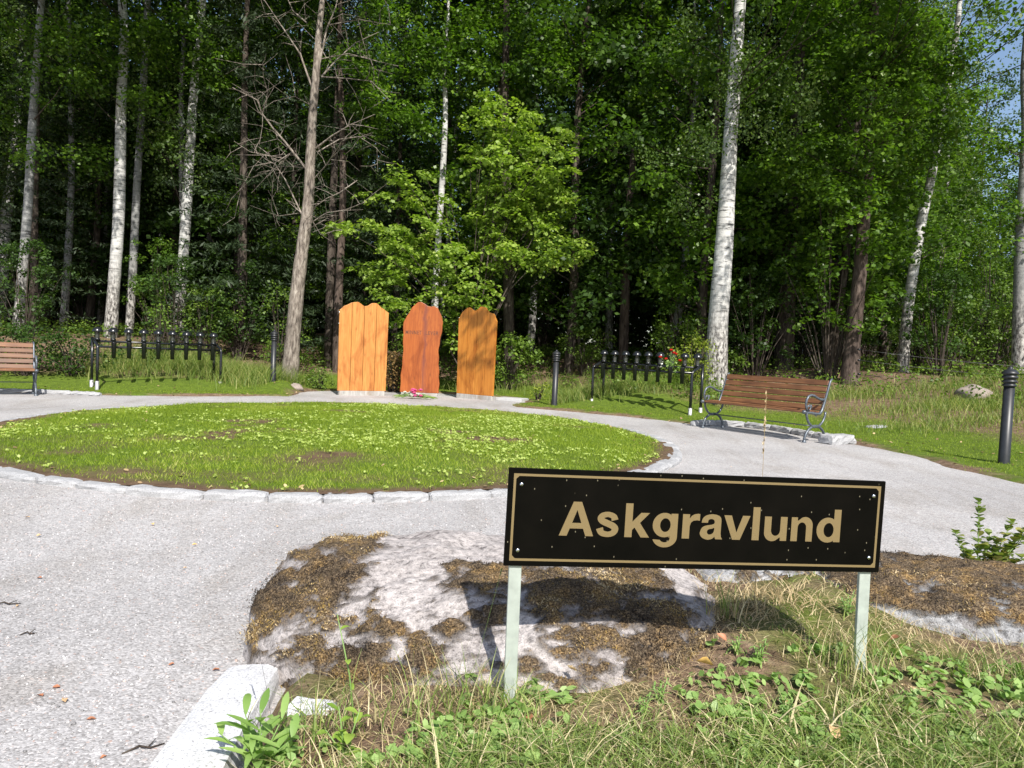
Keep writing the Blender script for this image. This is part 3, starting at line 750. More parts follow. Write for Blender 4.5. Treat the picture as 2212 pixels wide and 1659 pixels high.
# long foreground kerb block
def long_block(p0, p1, wd, h, z0, seed, name, label):
    a, b_ = Vector(p0), Vector(p1); d = b_ - a; c = (a + b_) / 2
    m = stone_mesh(d.length, wd, h, seed, 0.004); m.materials[0] = M['granite']
    o = link(name, m, M['granite']); o.location = (c.x, c.y, z0); o.rotation_euler = (0, 0, math.atan2(d.y, d.x)); tag(o, label, 'kerb block'); return o
long_block((-0.776, 2.305), (-0.665, 0.75), 0.19, 0.12, -0.05, 501, 'granite_kerb_block', 'long white speckled granite kerb block between the gravel and the bank')
long_block((-0.59, 2.03), (-0.44, 2.01), 0.08, 0.09, -0.005, 502, 'granite_kerb_block', 'short granite kerb block half buried in grass in front of the mossy boulder')

# ------------------------------------------------------------------ BOULDERS
def boulder(name, c, rad, seed, outline, mossf, material, label, expo=2.6, mossn=9000, rz=0.0):
    nu, nv = 320, 150
    u = np.linspace(0, 2 * math.pi, nu, endpoint=False); v = np.linspace(-0.5, 1, nv) * math.pi / 2
    uu, vv = np.meshgrid(u, v)
    ce = np.sign(np.cos(uu)) * np.abs(np.cos(uu)) ** (2 / expo); se = np.sign(np.sin(uu)) * np.abs(np.sin(uu)) ** (2 / expo)
    cv = np.abs(np.cos(vv)) ** (2 / expo); sv = np.sign(np.sin(vv)) * np.abs(np.sin(vv)) ** (2 / expo)
    X = rad[0] * ce * cv * outline(uu); Y = rad[1] * se * cv * outline(uu); Z = rad[2] * sv
    n_ = fbm(X * 1.0 + seed, Y + Z * 1.3, 0.45, seed) * 0.16 + fbm(X + seed, Y - Z, 0.12, seed + 3) * 0.045 + fbm(X - Z, Y + Z * .7, 0.03, seed + 8, 2) * 0.010
    s = 1 + n_ * 0.55 / rad[1] * 0.45
    X = X * s; Y = Y * s; Z = Z * (1 + n_ * 1.1)
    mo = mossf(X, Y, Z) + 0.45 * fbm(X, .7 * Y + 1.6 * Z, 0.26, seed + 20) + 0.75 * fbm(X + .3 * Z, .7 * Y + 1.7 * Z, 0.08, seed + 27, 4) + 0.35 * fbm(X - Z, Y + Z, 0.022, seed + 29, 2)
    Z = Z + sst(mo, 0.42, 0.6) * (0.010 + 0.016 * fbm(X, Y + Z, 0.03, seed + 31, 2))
    V = np.stack([X.ravel(), Y.ravel(), Z.ravel()], 1)
    ii, jj = np.meshgrid(np.arange(nv - 1), np.arange(nu), indexing='ij'); j2 = (jj + 1) % nu
    Fc = np.stack([ii * nu + jj, ii * nu + j2, (ii + 1) * nu + j2, (ii + 1) * nu + jj], 2).reshape(-1, 4)
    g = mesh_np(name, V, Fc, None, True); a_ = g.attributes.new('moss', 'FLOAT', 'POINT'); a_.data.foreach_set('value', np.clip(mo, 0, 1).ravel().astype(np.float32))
    o = link(name, g, material); o.location = c; o.rotation_euler = (0, 0, rz); tag(o, label, 'boulder')
    # fuzzy moss fibres
    rng = np.random.default_rng(seed); w = np.clip(mo.ravel() - 0.60, 0, 1) * (np.cos(vv).ravel()) * (V[:, 2] > 0.0)
    w = np.where(w > 0, 1.0 * np.maximum(np.cos(vv).ravel(), .1), 0); w = w / w.sum()
    idx = rng.choice(len(V), mossn, p=w)
    j = rng.normal(size=(mossn, 3)) * (0.012, 0.012, 0.004)
    Pm = V[idx] + j
    V2, F2, k_ = blades(Pm, 0.004 + 0.007 * rng.random(mossn), np.full(mossn, 0.0030), 0.6 + rng.random(mossn) * 1.2, rng, 2)
    mm = link('moss', mesh_np('moss', V2, F2, np.repeat(np.clip(.42 + 1.1 * fbm(Pm[:, 0], Pm[:, 1] + Pm[:, 2], .16, seed + 40) + .45 * (rng.random(mossn) - .4), 0, 1), k_)), M['moss'], o)
    mm['kind'] = 'stuff'
    return o

def moss_and_shade1(X, Y, Z):
    # patches on the left shoulder, down the front, bare crown and streak
    a = np.exp(-(((X + .64) / .24) ** 2 + ((Y + .12) / .48) ** 2)) * 1.05
    b_ = np.exp(-(((X + .34) / .48) ** 2 + ((Z - .17) / .12) ** 2)) * (Y < 0.0) * 1.05
    c_ = np.exp(-(((X + .12) / .16) ** 2 + ((Y + .18) / .12) ** 2)) * 0.9
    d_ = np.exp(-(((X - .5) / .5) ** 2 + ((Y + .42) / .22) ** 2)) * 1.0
    f_ = np.exp(-(((X + .06) / .24) ** 2 + ((Y + .27) / .13) ** 2)) * 1.1  # extra moss that darkens the sign's shadow band through colour
    e_ = np.exp(-(((X - .42) / .55) ** 2 + ((Y + .20) / .20) ** 2)) * 1.0
    bare = np.exp(-(((X + .34) / .14) ** 2 + ((Y + .22) / .2) ** 2)) * 0.8 + np.exp(-(((Y - .15) / .26) ** 2)) * 0.55 * (X > -.5)
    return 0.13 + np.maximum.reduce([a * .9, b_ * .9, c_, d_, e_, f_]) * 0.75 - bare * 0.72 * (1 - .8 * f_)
boulder('mossy_boulder', (0.0, 2.72, -0.03), (0.86, 0.66, 0.365), 7, lambda u: 1 + 0.05 * np.cos(2 * u + .4) - 0.07 * np.cos(u * 3 + 1.0), moss_and_shade1, M['boulder'],
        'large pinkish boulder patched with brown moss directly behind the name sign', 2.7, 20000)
def moss2(X, Y, Z):
    return 0.1 + 0.85 * sst(Z, 0.17, 0.235) * sst(-X, -0.55, 0.2) + 0.3 * np.exp(-(((X - .45) / .3) ** 2 + ((Y) / .2) ** 2))
boulder('mossy_boulder', (2.02, 2.80, 0.02), (0.84, 0.44, 0.285), 23, lambda u: 1 + 0.06 * np.cos(2 * u + 1.4), moss2, M['boulder2'],
        'flat grey boulder with a mossy top beside the right post of the sign', 3.2, 7000, R(-12))
boulder('field_stone', (0.98, 3.02, 0.1), (0.30, 0.22, 0.17), 33, lambda u: 1 + 0.08 * np.cos(3 * u), lambda X, Y, Z: 0.2 + 0 * X, M['boulder2'],
        'smaller pale stone between the two boulders, half hidden by dry grass', 2.4, 500)

def rockmesh(seed, r, flat=0.6):
    nu, nv = 16, 9
    vs = []; rng = np.random.default_rng(seed); fs = []
    u = np.linspace(0, 2 * math.pi, nu, endpoint=False); v = np.linspace(-1, 1, nv) * math.pi / 2
    uu, vv = np.meshgrid(u, v)
    X = np.cos(uu) * np.cos(vv); Y = np.sin(uu) * np.cos(vv); Z = np.sin(vv)
    s = r * (1 + 0.5 * vn(X * 2 + seed, Y * 2 + Z * 3, 1, seed) + 0.2 * vn(X * 5, Y * 5 + Z * 4, 1, seed + 1))
    V = np.stack([(X * s).ravel(), (Y * s).ravel(), (Z * s * flat).ravel()], 1)
    ii, jj = np.meshgrid(np.arange(nv - 1), np.arange(nu), indexing='ij'); j2 = (jj + 1) % nu
    Fc = np.stack([ii * nu + jj, ii * nu + j2, (ii + 1) * nu + j2, (ii + 1) * nu + jj], 2).reshape(-1, 4)
    return mesh_np('rock', V, Fc, None, False)
def rock(x, y, r, seed, label, m='rock', dz=0.0, flat=.6):
    o = link('rock', rockmesh(seed, r, flat), M[m]); o.location = (x, y, hz(x, y) + dz); tag(o, label, 'rock'); return o
p = gp(2120, 885, 0.35); rock(8.9, 14.3, 0.30, 5, 'brown mossy rock in the grass beyond the bench, near the far bollard', dz=.05)
rock(6.15, 12.3, 0.22, 8, 'flat pale stone lying in the grass behind the bench', 'kerb', -.03, .25)
rock(8.9, 11.6, 0.20, 9, 'white stone flush with the grass by the picture edge', 'kerb', -.03, .3)
rock(-4.75, 16.35, 0.16, 10, 'small brown stone on the soil heap left of the boards', dz=.0)
rock(2.35, 17.3, 0.20, 11, 'reddish stone behind the right urn rack', dz=.02)
rock(3.15, 17.2, 0.15, 12, 'small reddish stone behind the middle of the right urn rack', dz=.02)

# ------------------------------------------------------------------ NAME SIGN
TL, TR, BR, BL = at(1097, 1010, 1.95), at(1915, 1040, 2.10), at(1898, 1237, 2.10), at(1090, 1222, 1.95)
ex = ((TR + BR) - (TL + BL)) / 2; W_ = ex.length; ex.normalize()
up = ((TL + TR) - (BL + BR)) / 2; up = (up - ex * up.dot(ex)); H_ = up.length; up.normalize(); ey = up.cross(ex)   # ey points away from camera
cen = (TL + TR + BR + BL) / 4
Msign = Matrix((( ex.x, ey.x, up.x, cen.x), (ex.y, ey.y, up.y, cen.y), (ex.z, ey.z, up.z, cen.z), (0, 0, 0, 1)))
sg = empty('name_sign'); sg.matrix_world = Msign
tag(sg, 'black rectangular sign with gold border reading Askgravlund on two metal posts', 'sign')
bd = MB().box((0, 0.004, 0), (W_, 0.008, H_), None, 0.0015).build('sign_board', M['sign'], sg)
edge = MB()
o_ = 0.0145; t_ = 0.0065; ch = 0.008
ox, oz = W_ / 2 - o_, H_ / 2 - o_; ix, iz = ox - t_, oz - t_
outer = [(-ox, -oz), (-ox, -oz), (ox, -oz), (ox, -oz), (ox, oz), (ox, oz), (-ox, oz), (-ox, oz)]
inner = [(-ix, -iz + ch), (-ix + ch, -iz), (ix - ch, -iz), (ix, -iz + ch), (ix, iz - ch), (ix - ch, iz), (-ix + ch, iz), (-ix, iz - ch)]
vs = []; fs = []
outer2 = [(-ox, -oz), (ox, -oz), (ox, oz), (-ox, oz)]
yb, yf = -0.0002, -0.0009
vs = [Vector((x, yf, z)) for x, z in outer2] + [Vector((x, yf, z)) for x, z in inner]
I0 = 4
fs = [(0, I0 + 1, I0 + 0), (0, 1, I0 + 2, I0 + 1), (1, I0 + 3, I0 + 2), (1, 2, I0 + 4, I0 + 3), (2, I0 + 5, I0 + 4), (2, 3, I0 + 6, I0 + 5), (3, I0 + 7, I0 + 6), (3, 0, I0 + 0, I0 + 7)]
edge.add(vs, fs); edge.build('gold_border', M['gold'], sg)

def text_mesh(s, offset=0.0, space=1.0, extr=0.0):
    cu = bpy.data.curves.new('lettering', 'FONT'); cu.body = s; cu.size = 1.0; cu.offset = offset; cu.space_character = space; cu.extrude = extr
    cu.resolution_u = 6
    ob = bpy.data.objects.new('lettering', cu); COL.objects.link(ob)
    dg = bpy.context.evaluated_depsgraph_get(); dg.update()
    me = bpy.data.meshes.new_from_object(ob.evaluated_get(dg))
    bpy.data.objects.remove(ob); return me

def place_text(me, x0, x1, zbase, caph, yf, flip=False):
    n = len(me.vertices); co = np.empty(n * 3, np.float32); me.vertices.foreach_get('co', co); co = co.reshape(-1, 3)
    w0, w1 = co[:, 0].min(), co[:, 0].max()
    sx = (x1 - x0) / (w1 - w0)
    out = np.empty_like(co); out[:, 0] = x0 + (co[:, 0] - w0) * sx; out[:, 2] = zbase + co[:, 1] * caph; out[:, 1] = yf - co[:, 2] * 1.0
    me.vertices.foreach_set('co', out.ravel()); me.update(); return me

def el(cx, cy, rx, ry, a0, a1, n=18):
    return [(cx + rx * math.cos(R(a0 + (a1 - a0) * i / n)), cy + ry * math.sin(R(a0 + (a1 - a0) * i / n))) for i in range(n + 1)]
def catmull(p, closed=False, k=5):
    out = []; n = len(p)
    for i in range(n if closed else n - 1):
        g = (lambda j: p[j % n]) if closed else (lambda j: p[min(max(j, 0), n - 1)])
        p0, p1, p2, p3 = g(i - 1), g(i), g(i + 1), g(i + 2)
        for s_ in range(k):
            u = s_ / k
            out.append(tuple(.5 * (2 * p1[c] + (p2[c] - p0[c]) * u + (2 * p0[c] - 5 * p1[c] + 4 * p2[c] - p3[c]) * u * u + (3 * p1[c] - p0[c] - 3 * p2[c] + p3[c]) * u ** 3) for c in (0, 1)))
    if not closed: out.append(p[-1])
    return out
def stroke(pts, ws):
    q = catmull([(x, y) for x, y in pts]); w = catmull([(a_, 0) for a_ in ws]); l, r_ = [], []
    for i, p in enumerate(q):
        a_, b_ = q[max(i - 1, 0)], q[min(i + 1, len(q) - 1)]; dx, dy = b_[0] - a_[0], b_[1] - a_[1]; L = math.hypot(dx, dy); nx_, ny_ = -dy / L, dx / L; hw = w[i][0]
        l.append((p[0] + nx_ * hw, p[1] + ny_ * hw)); r_.append((p[0] - nx_ * hw, p[1] - ny_ * hw))
    return l + r_[::-1]
U_ = [(0, .73)] + el(.245, .245, .245, .262, 180, 300) + [(.455, .09), (.49, .10), (.49, 0), (.685, 0), (.685, .73), (.48, .73)] + el(.3425, .315, .1375, .165, 0, -180) + [(.205, .73)]
GL = {'A': (.945, [[(0, 0), (.215, 0), (.29, .215), (.655, .215), (.73, 0), (.945, 0), (.585, 1), (.36, 1)], [(.345, .38), (.60, .38), (.4725, .76)]]),
      'v': (.765, [[(0, .73), (.22, .73), (.3825, .22), (.545, .73), (.765, .73), (.495, 0), (.27, 0)]]),
      'k': (.70, [[(0, 0), (.205, 0), (.205, .215), (.275, .29), (.46, 0), (.70, 0), (.42, .43), (.685, .73), (.44, .73), (.205, .46), (.205, 1), (0, 1)]]),
      'l': (.205, [[(0, 0), (.205, 0), (.205, 1), (0, 1)]]), 'u': (.685, [U_]), 'n': (.685, [[(.685 - x, .73 - y) for x, y in U_]]),
      'r': (.48, [[(0, 0), (0, .73), (.195, .73), (.195, .60), (.25, .685), (.33, .735), (.42, .75), (.48, .745), (.48, .545), (.40, .555), (.30, .54), (.235, .48), (.205, .38), (.205, 0)]]),
      'd': (.71, [[(.515, 0), (.71, 0), (.71, 1), (.505, 1), (.505, .66)] + el(.335, .365, .335, .385, 58, 302) + [(.515, .085)], el(.36, .365, .150, .22, 0, 340, 20)]),
      'g': (.71, [[(.71, .73), (.71, .05)] + el(.36, .03, .35, .31, 0, -166) + el(.36, -.005, .145, .125, -155, 0) + [(.505, .09)] + el(.335, .385, .335, .365, -58, -302) + [(.515, .65), (.515, .73)], el(.36, .385, .150, .205, 0, 340, 20)]),
      's': (.645, [stroke([(.515, .49), (.47, .60), (.32, .655), (.17, .62), (.115, .535), (.17, .455), (.32, .385), (.475, .31), (.53, .215), (.47, .11), (.32, .068), (.15, .115), (.09, .245)], [.098, .085, .078, .085, .095, .095, .095, .095, .095, .085, .08, .088, .10])]),
      'a': (.68, [catmull([(.03, .49), (.06, .62), (.16, .71), (.33, .75), (.50, .72), (.585, .65), (.605, .55)]) + [(.605, .17), (.62, .07), (.66, .0), (.455, .0), (.43, .075)] + catmull([(.36, .01), (.23, -.02), (.08, .03), (.0, .13), (0, .22), (.05, .34), (.15, .40), (.30, .43), (.38, .455), (.41, .50), (.39, .575), (.32, .605), (.25, .59), (.22, .55), (.215, .49)]),
                  catmull([(.405, .34), (.34, .315), (.25, .295), (.205, .25), (.205, .19), (.25, .14), (.32, .145), (.38, .19), (.405, .26)], True, 3)])}
spans = [('A', 330, 503), ('s', 517, 633), ('k', 662, 790), ('g', 805, 935), ('r', 960, 1050), ('a', 1055, 1178), ('v', 1178, 1318), ('l', 1332, 1370), ('u', 1397, 1520), ('n', 1543, 1660), ('d', 1683, 1815)]
cu = bpy.data.curves.new('lettering', 'CURVE'); cu.dimensions = '2D'; cu.fill_mode = 'BOTH'
CAP = .352 * H_; BASE = (.5 - .676) * H_
for ch_, z0_, z1_ in spans:
    gw, loops = GL[ch_]; X0 = ((z0_ - 65) / 1988 - .5) * W_; X1 = ((z1_ - 65) / 1988 - .5) * W_
    for lp in loops:
        sp = cu.splines.new('POLY'); sp.points.add(len(lp) - 1); sp.use_cyclic_u = True
        for pt, (x, y) in zip(sp.points, lp): pt.co = (X0 + (X1 - X0) * x / gw, BASE + y * CAP, 0, 1)
ob = bpy.data.objects.new('lettering', cu); COL.objects.link(ob); dg = bpy.context.evaluated_depsgraph_get(); dg.update()
me = bpy.data.meshes.new_from_object(ob.evaluated_get(dg)); bpy.data.objects.remove(ob)
n = len(me.vertices); co = np.empty(n * 3, np.float32); me.vertices.foreach_get('co', co); co = co.reshape(-1, 3)
out = np.stack([co[:, 0], np.full(n, -0.0011, np.float32), co[:, 1]], 1); me.vertices.foreach_set('co', out.ravel().astype(np.float32)); me.update()
me.materials.clear(); link('lettering', me, M['gold'], sg)
for sx_, sz_ in ((-1, 1), (-1, -1), (1, 1), (1, -1)):
    Ms = Matrix.Rotation(math.pi / 2, 3, 'X')
    MB().lathe((sx_ * (W_ / 2 - 0.036), -0.0008, sz_ * (H_ / 2 - 0.043)), [(0.0055, 0), (0.0055, 0.001), (0.0045, 0.003), (0.002, 0.0038), (0.0001, 0.004)], 14, Ms).build('screw', M['screw'], sg)
# posts: vertical aluminium strips behind the board
for (x_, base, pw) in ((-W_ / 2 + 0.030, at(1100, 1530, 1.965), .034), (W_ / 2 - 0.042, at(1856, 1470, 2.105), .034)):
    top = Vector((x_, 0.016, H_ / 2 - 0.012)); bot = Msign.inverted() @ base; bot.y = 0.016 + (bot.y - 0.016) * .3
    d = top - bot; bot = bot - d.normalized() * 0.06; c = (top + bot) / 2; d = top - bot
    q_ = Vector((0, 0, 1)).rotation_difference(d.normalized()).to_matrix()
    mb = MB(); mb.box(c, (pw, 0.012, d.length), q_, 0.001)
    mb.box(c + q_ @ Vector((0, 0.012, 0)), (0.006, 0.014, d.length * .999), q_)
    mb.build('post', M['alu'], sg)

# ------------------------------------------------------------------ MEMORIAL BOARDS
def frame_from(pl, pr):
    a, b_ = Vector((*pl, 0)), Vector((*pr, 0)); d = (b_ - a); return (a + b_) / 2, math.atan2(d.y, d.x), d.length

def topcurve(t, kind):
    """t 0..1 across; returns fraction below the peak (m)"""
    pts = {'left': [(0, .20), (.1, .10), (.27, .015), (.36, 0), (.5, .085), (.56, .07), (.65, .005), (.74, .0), (.86, .10), (1, .19)],
           'right': [(0, .27), (.1, .12), (.22, .03), (.28, .02), (.40, .095), (.47, .085), (.58, .0), (.68, .01), (.80, .13), (.92, .16), (1, .32)],
           'mid': [(0, .46), (.10, .30), (.22, .11), (.35, .01), (.42, 0), (.52, .04), (.6, .09), (.68, .10), (.76, .085), (.85, .12), (.93, .25), (1, .40)]}[kind]
    for (a, va), (b_, vb) in zip(pts, pts[1:]):
        if a <= t <= b_:
            s = (t - a) / (b_ - a); s = s * s * (3 - 2 * s) * .5 + s * .5
            return va + (vb - va) * s
    return pts[-1][1]

def plank_board(pl, pr, width, h, mat_, kind, label, taper=0.05, base=.10, rz_add=0.0):
    c, rz, L = frame_from(pl, pr)
    t = empty('memorial_board', (c.x, c.y, 0), rz + rz_add); tag(t, label, 'memorial board', 'plank memorial boards on the gravel')
    npl = 4; gap = 0.009; z0 = base
    for i in range(npl):
        a0, a1 = i / npl, (i + 1) / npl
        poly_top = []
        for s in range(9):
            tt = a0 + (a1 - a0) * s / 8; poly_top.append((tt, h - topcurve(tt, kind)))
        def xw(tt, z): return (tt - .5) * width * (1 - taper * (1 - z / h) * (1 if True else 0) * 0.6)
        g0 = gap / 2 if i > 0 else 0; g1 = gap / 2 if i < npl - 1 else 0
        poly = [(xw(a0, z0) + g0, z0), (xw(a1, z0) - g1, z0)] + [(xw(tt, z) + (g0 if tt == a0 else (-g1 if tt == a1 else 0)), z) for tt, z in reversed(poly_top)]
        o = MB().prism(poly, -0.022, 0.022).build('plank', mat_, t)
        mod = o.modifiers.new('soft', 'BEVEL'); mod.width = 0.004; mod.segments = 2; mod.limit_method = 'ANGLE'; mod.angle_limit = R(50)
    MB().box((0, 0.048, h * .28), (width * .90, .045, .09)).box((0, 0.048, h * .76), (width * .90, .045, .09)).build('batten', mat_, t)
    MB().box((0.0, 0.012, base / 2 - .02), (width * .93, 0.10, base + .035), None, .006).build('plinth', M['plinth'], t)
    for zz in (h * .76, h * .88):
        MB().lathe((-width / 2 * (1 - taper * .1) - 0.001, 0.0, zz), [(0.0001, .018), (0.008, .014), (0.012, 0.004), (0.012, 0)], 10, Matrix.Rotation(-math.pi / 2, 3, 'Y')).build('bolt', M['screw'], t)
    return t
plank_board((-3.70, 15.85), (-2.83, 16.35), 1.10, 2.02, M['plank'], 'left', 'light golden four-plank memorial board with double-humped top, fully in the sun', 0.03)
plank_board((-1.26, 16.8), (-.38, 16.2), 1.06, 2.06, M['plank2'], 'right', 'amber four-plank memorial board dappled by leaf shadows, beside the concrete slab', 0.08)
c = Vector((-2.10, 17.02, 0)); hh = 2.14
t = empty('memorial_board', c, R(2)); tag(t, 'reddish brown single slab memorial board engraved MINNET LEVER', 'memorial board')
rng = random.Random(3)
def sidew(z):  # left/right half width with a waney edge
    l = 0.455 - 0.035 * (z / hh) + 0.012 * math.sin(z * 5.1) + .006 * math.sin(z * 17)
    r_ = 0.405 + 0.02 * math.sin(z * 3.3 + 1) + .05 * max(0, math.sin((z - 1.1) * 2.6)) * (z > 1.1) + .007 * math.sin(z * 21 + 2)
    return l, r_
pol = []
for i in range(41):
    z = .06 + (1.68 - .06) * i / 40; pol.append((sidew(z)[1], z))
l1, r1 = sidew(1.68)
for i in range(1, 40):
    tt = 1 - i / 40; pol.append((-l1 + (l1 + r1) * tt, hh - topcurve(tt, 'mid')))
for i in range(41):
    z = 1.68 - (1.68 - .06) * i / 40; pol.append((-sidew(z)[0] + .0, z))
o = MB().prism(pol, -0.03, 0.03).build('slab', M['slab'], t)
mod = o.modifiers.new('soft', 'BEVEL'); mod.width = 0.008; mod.segments = 2; mod.limit_method = 'ANGLE'; mod.angle_limit = R(50)
MB().box((-.02, .01, .02), (.84, .10, .075), None, .005).build('plinth', M['plinth'], t)
MB().box((-.02, .075, .6), (.12, .08, 1.2), None, .004).build('support_post', M['plinth'], t)
for s_, x0, x1 in (('MINNET', -0.385, -0.02), ('LEVER', 0.075, 0.365)):
    me = text_mesh(s_, 0.008, 1.12); n = len(me.vertices); co = np.empty(n * 3, np.float32); me.vertices.foreach_get('co', co); ch_ = co.reshape(-1, 3)[:, 1].max()
    place_text(me, x0, x1, 1.395, 0.085 / float(ch_), -0.0312); link('lettering', me, M['engrave'], t)

# concrete slab and box behind the right board
o = MB().box((0, 0, 0), (.62, .5, .07), None, .006).build('concrete_slab', M['concrete']); o.location = (0.02, 16.55, .025); o.rotation_euler = (0, 0, R(-20))
tag(o, 'pale concrete slab lying on the ground behind the amber plank board', 'slab')

# ------------------------------------------------------------------ URN / CANDLE RACKS
def rack(c, rz, label, slant=R(3)):
    t = empty('memorial_rack', (c[0], c[1], hz(c[0], c[1]) - 0.02), rz); tag(t, label, 'memorial rack', 'memorial racks with lantern caps and vases')
    L = 2.34; hl = L / 2; r = 0.027
    def z_(x): return 0
    fb, bb = 0.0, 0.36
    for s in (-1, 1):
        x = s * hl
        MB().tube([(x, fb, 0.10), (x, fb, .4), (x, fb, .74), (x, fb + .018, .785), (x, fb + .06, .815), (x, fb + .14, .84), (x, bb, .93)], r, 12).build('side_frame', M['blackmetal'], t)
        MB().tube([(x, bb, .10), (x, bb, .93)], r, 12).build('leg', M['blackmetal'], t)
        for yy in (fb, bb):
            mb = MB().lathe((x, yy, 0), [(0.035, -.05), (.035, .12), (.027, .12)], 14)
            mb.tube([(x, yy - .028, .10), (x, yy - .05, .10)], .008, 8); mb.build('ground_sleeve', M['galv'], t)
    MB().tube([(-hl, fb + .01, .77), (hl, fb + .01, .77)], .022, 10).build('front_rail', M['blackmetal'], t)
    MB().tube([(-hl, bb - .10, .87), (hl, bb - .10, .87)], .022, 10).build('rear_rail', M['blackmetal'], t)
    for i in range(8):
        x = -hl + .27 + i * (L - .46) / 7.0
        MB().lathe((x, fb - .030, 0), [(.0001, .56), (.036, .56), (.046, .86), (.049, .865), (.043, .865), (.034, .60), (.0001, .60)], 16).build('flower_vase', M['blackmetal'], t)
    for i in range(9):
        x = -hl + .06 + i * (L - .12) / 8.0; y = bb - .10
        cap = MB().lathe((x, y, 0), [(.0001, 1.145), (.03, 1.14), (.058, 1.125), (.08, 1.098), (.093, 1.062), (.093, 1.052), (.06, 1.055), (.0001, 1.06)], 20).build('lantern_cap', M['blackmetal'], t)
        MB().lathe((x, y, 0), [(.038, .93), (.038, 1.056)], 16).build('lamp_glass', M['glass'], cap)
        mb = MB()
        for k_ in range(3):
            a = k_ * 2.094 + .5; mb.tube([(x + .047 * math.cos(a), y + .047 * math.sin(a), .90), (x + .047 * math.cos(a), y + .047 * math.sin(a), 1.06)], .004, 5)
        mb.lathe((x, y, 0), [(.0001, .885), (.05, .885), (.052, .92), (.04, .93), (.0001, .93)], 16)
        mb.tube([(x, y, .86), (x, y, .89)], .014, 8); mb.build('lamp_holder', M['blackmetal'], cap)
    return t
lA, lB = Vector((-7.80, 13.95)), Vector((-6.15, 15.55)); cc = (lA + lB) / 2; d = lB - lA
rackL = rack(cc, math.atan2(d.y, d.x), 'black rack of round caps and empty vases between the cut-off bench and a bollard')
lA, lB = Vector((1.67, 15.36)), Vector((3.32, 13.7)); cc = (lA + lB) / 2; d = lB - lA
rackR = rack(cc, math.atan2(d.y, d.x), 'black tubular rack of round caps holding red roses in one vase, beside the birch')
# red roses in the right rack
def place_local(rz, c, x, y, z):
    return Vector((c[0] + x * math.cos(rz) - y * math.sin(rz), c[1] + x * math.sin(rz) + y * math.cos(rz), z))
rzR = math.atan2(d.y, d.x)
vp = place_local(rzR, cc, -1.17 + .27 + 6 * (2.34 - .46) / 7, -.03, hz(cc.x, cc.y) + .82)
t = empty('rose_bouquet', vp); tag(t, 'bunch of red roses with pale leaves standing in a vase of the rack', 'bouquet')
rng = random.Random(9); heads = [(-.20, -.02, .20), (-.10, -.05, .17), (.00, .0, .34), (.05, -.03, .29), (.17, -.02, .15), (.10, .03, .27)]
mb = MB()
for h_ in heads: mb.tube([(0, 0, -.15), (h_[0] * .4, h_[1] * .4, h_[2] * .5), h_], .004, 5)
mb.build('stems', M['stem'], t)
def bloom(c, r, m, parent, name='bloom', seed=0):
    rg = random.Random(seed); mb = MB()
    for ring, (nn, rr2, tilt) in enumerate([(5, r, .9), (5, r * .75, .5), (4, r * .5, .2)]):
        for i in range(nn):
            a = 2 * math.pi * i / nn + ring * .5 + rg.uniform(-.2, .2); ca, sa = math.cos(a), math.sin(a)
            w = rr2 * .62; o_ = Vector((ca, sa, 0)); s_ = Vector((-sa, ca, 0)); b_ = Vector(c)
            p1 = b_ + o_ * rr2 * .35 + Vector((0, 0, -r * .1)); p2 = b_ + o_ * rr2 * (.5 + tilt * .45) + Vector((0, 0, rr2 * (1 - tilt) * 1.1 + r * .1))
            mb.add([b_ - Vector((0, 0, r * .4)), p1 + s_ * w, p2 + s_ * w * .6, p2 + o_ * rr2 * .1, p2 - s_ * w * .6, p1 - s_ * w], [(0, 1, 2, 3, 4, 5)], False)
    return mb.build(name, m, parent)
for i, h_ in enumerate(heads): bloom(h_, .045, M['red_petal'], t, 'rose_bloom', i)
rg2 = np.random.default_rng(4)
P, N, D, S, r = spray(np.array([(.05, -.02, .12), (.12, -.04, .0), (-.06, 0, .1), (.02, .02, .22), (.14, -.03, -.08)]), 14, (.07, .05, .06), .06, rg2)
V, Fc = leaves(P, N, D, S, .35); link('foliage', mesh_np('foliage', V, Fc, r), M['weed'], t)
P, N, D, S, r = spray(np.array([(-.17, -.02, .04), (-.15, 0, .10)]), 12, (.035, .03, .06), .03, rg2)
V, Fc = leaves(P, N, D, S, .4); link('white_blossom', mesh_np('white_blossom', V, Fc, r), M['white_petal'], t)

# bouquet in front of the middle board
bp = gp(897, 862, 0.0); t = empty('flower_bouquet', (bp.x, bp.y, 0.0)); tag(t, 'pink and white flower bouquet lying on the gravel before the middle board', 'bouquet')
rng = random.Random(12); mb = MB(); lv = []
for i in range(26):
    s = 1 if i % 2 else -1; ln = rng.uniform(.25, .50); zz = rng.uniform(.02, .10); y_ = rng.uniform(-.10, .10)
    mb.tube([(0, y_ * .3, .05), (s * ln * .5, y_ * .7, zz + .03), (s * ln, y_ * 1.4, zz * .4 + .01)], .0035, 4)
mb.build('stems', M['stem'], t)
rg2 = np.random.default_rng(14); n = 90
s = np.where(rg2.random(n) < .5, -1, 1); Lx = s * (0.05 + .38 * rg2.random(n)); Cc = np.stack([Lx, rg2.normal(size=n) * .05, .03 + .05 * rg2.random(n)], 1)
Dd = np.stack([s * 1.0, rg2.normal(size=n) * .25, rg2.normal(size=n) * .15], 1); V, Fc = leaves(Cc, rg2.normal(size=(n, 3)) * .3 + (0, 0, 1), Dd, .09 + .08 * rg2.random(n), .10)
link('foliage', mesh_np('foliage', V, Fc, rg2.random(n)), M['weedlime'], t)
for i in range(9): bloom((rng.uniform(-.06, .12), rng.uniform(-.10, .02), rng.uniform(.07, .20)), .055, M['pink_petal'], t, 'pink_bloom', i)
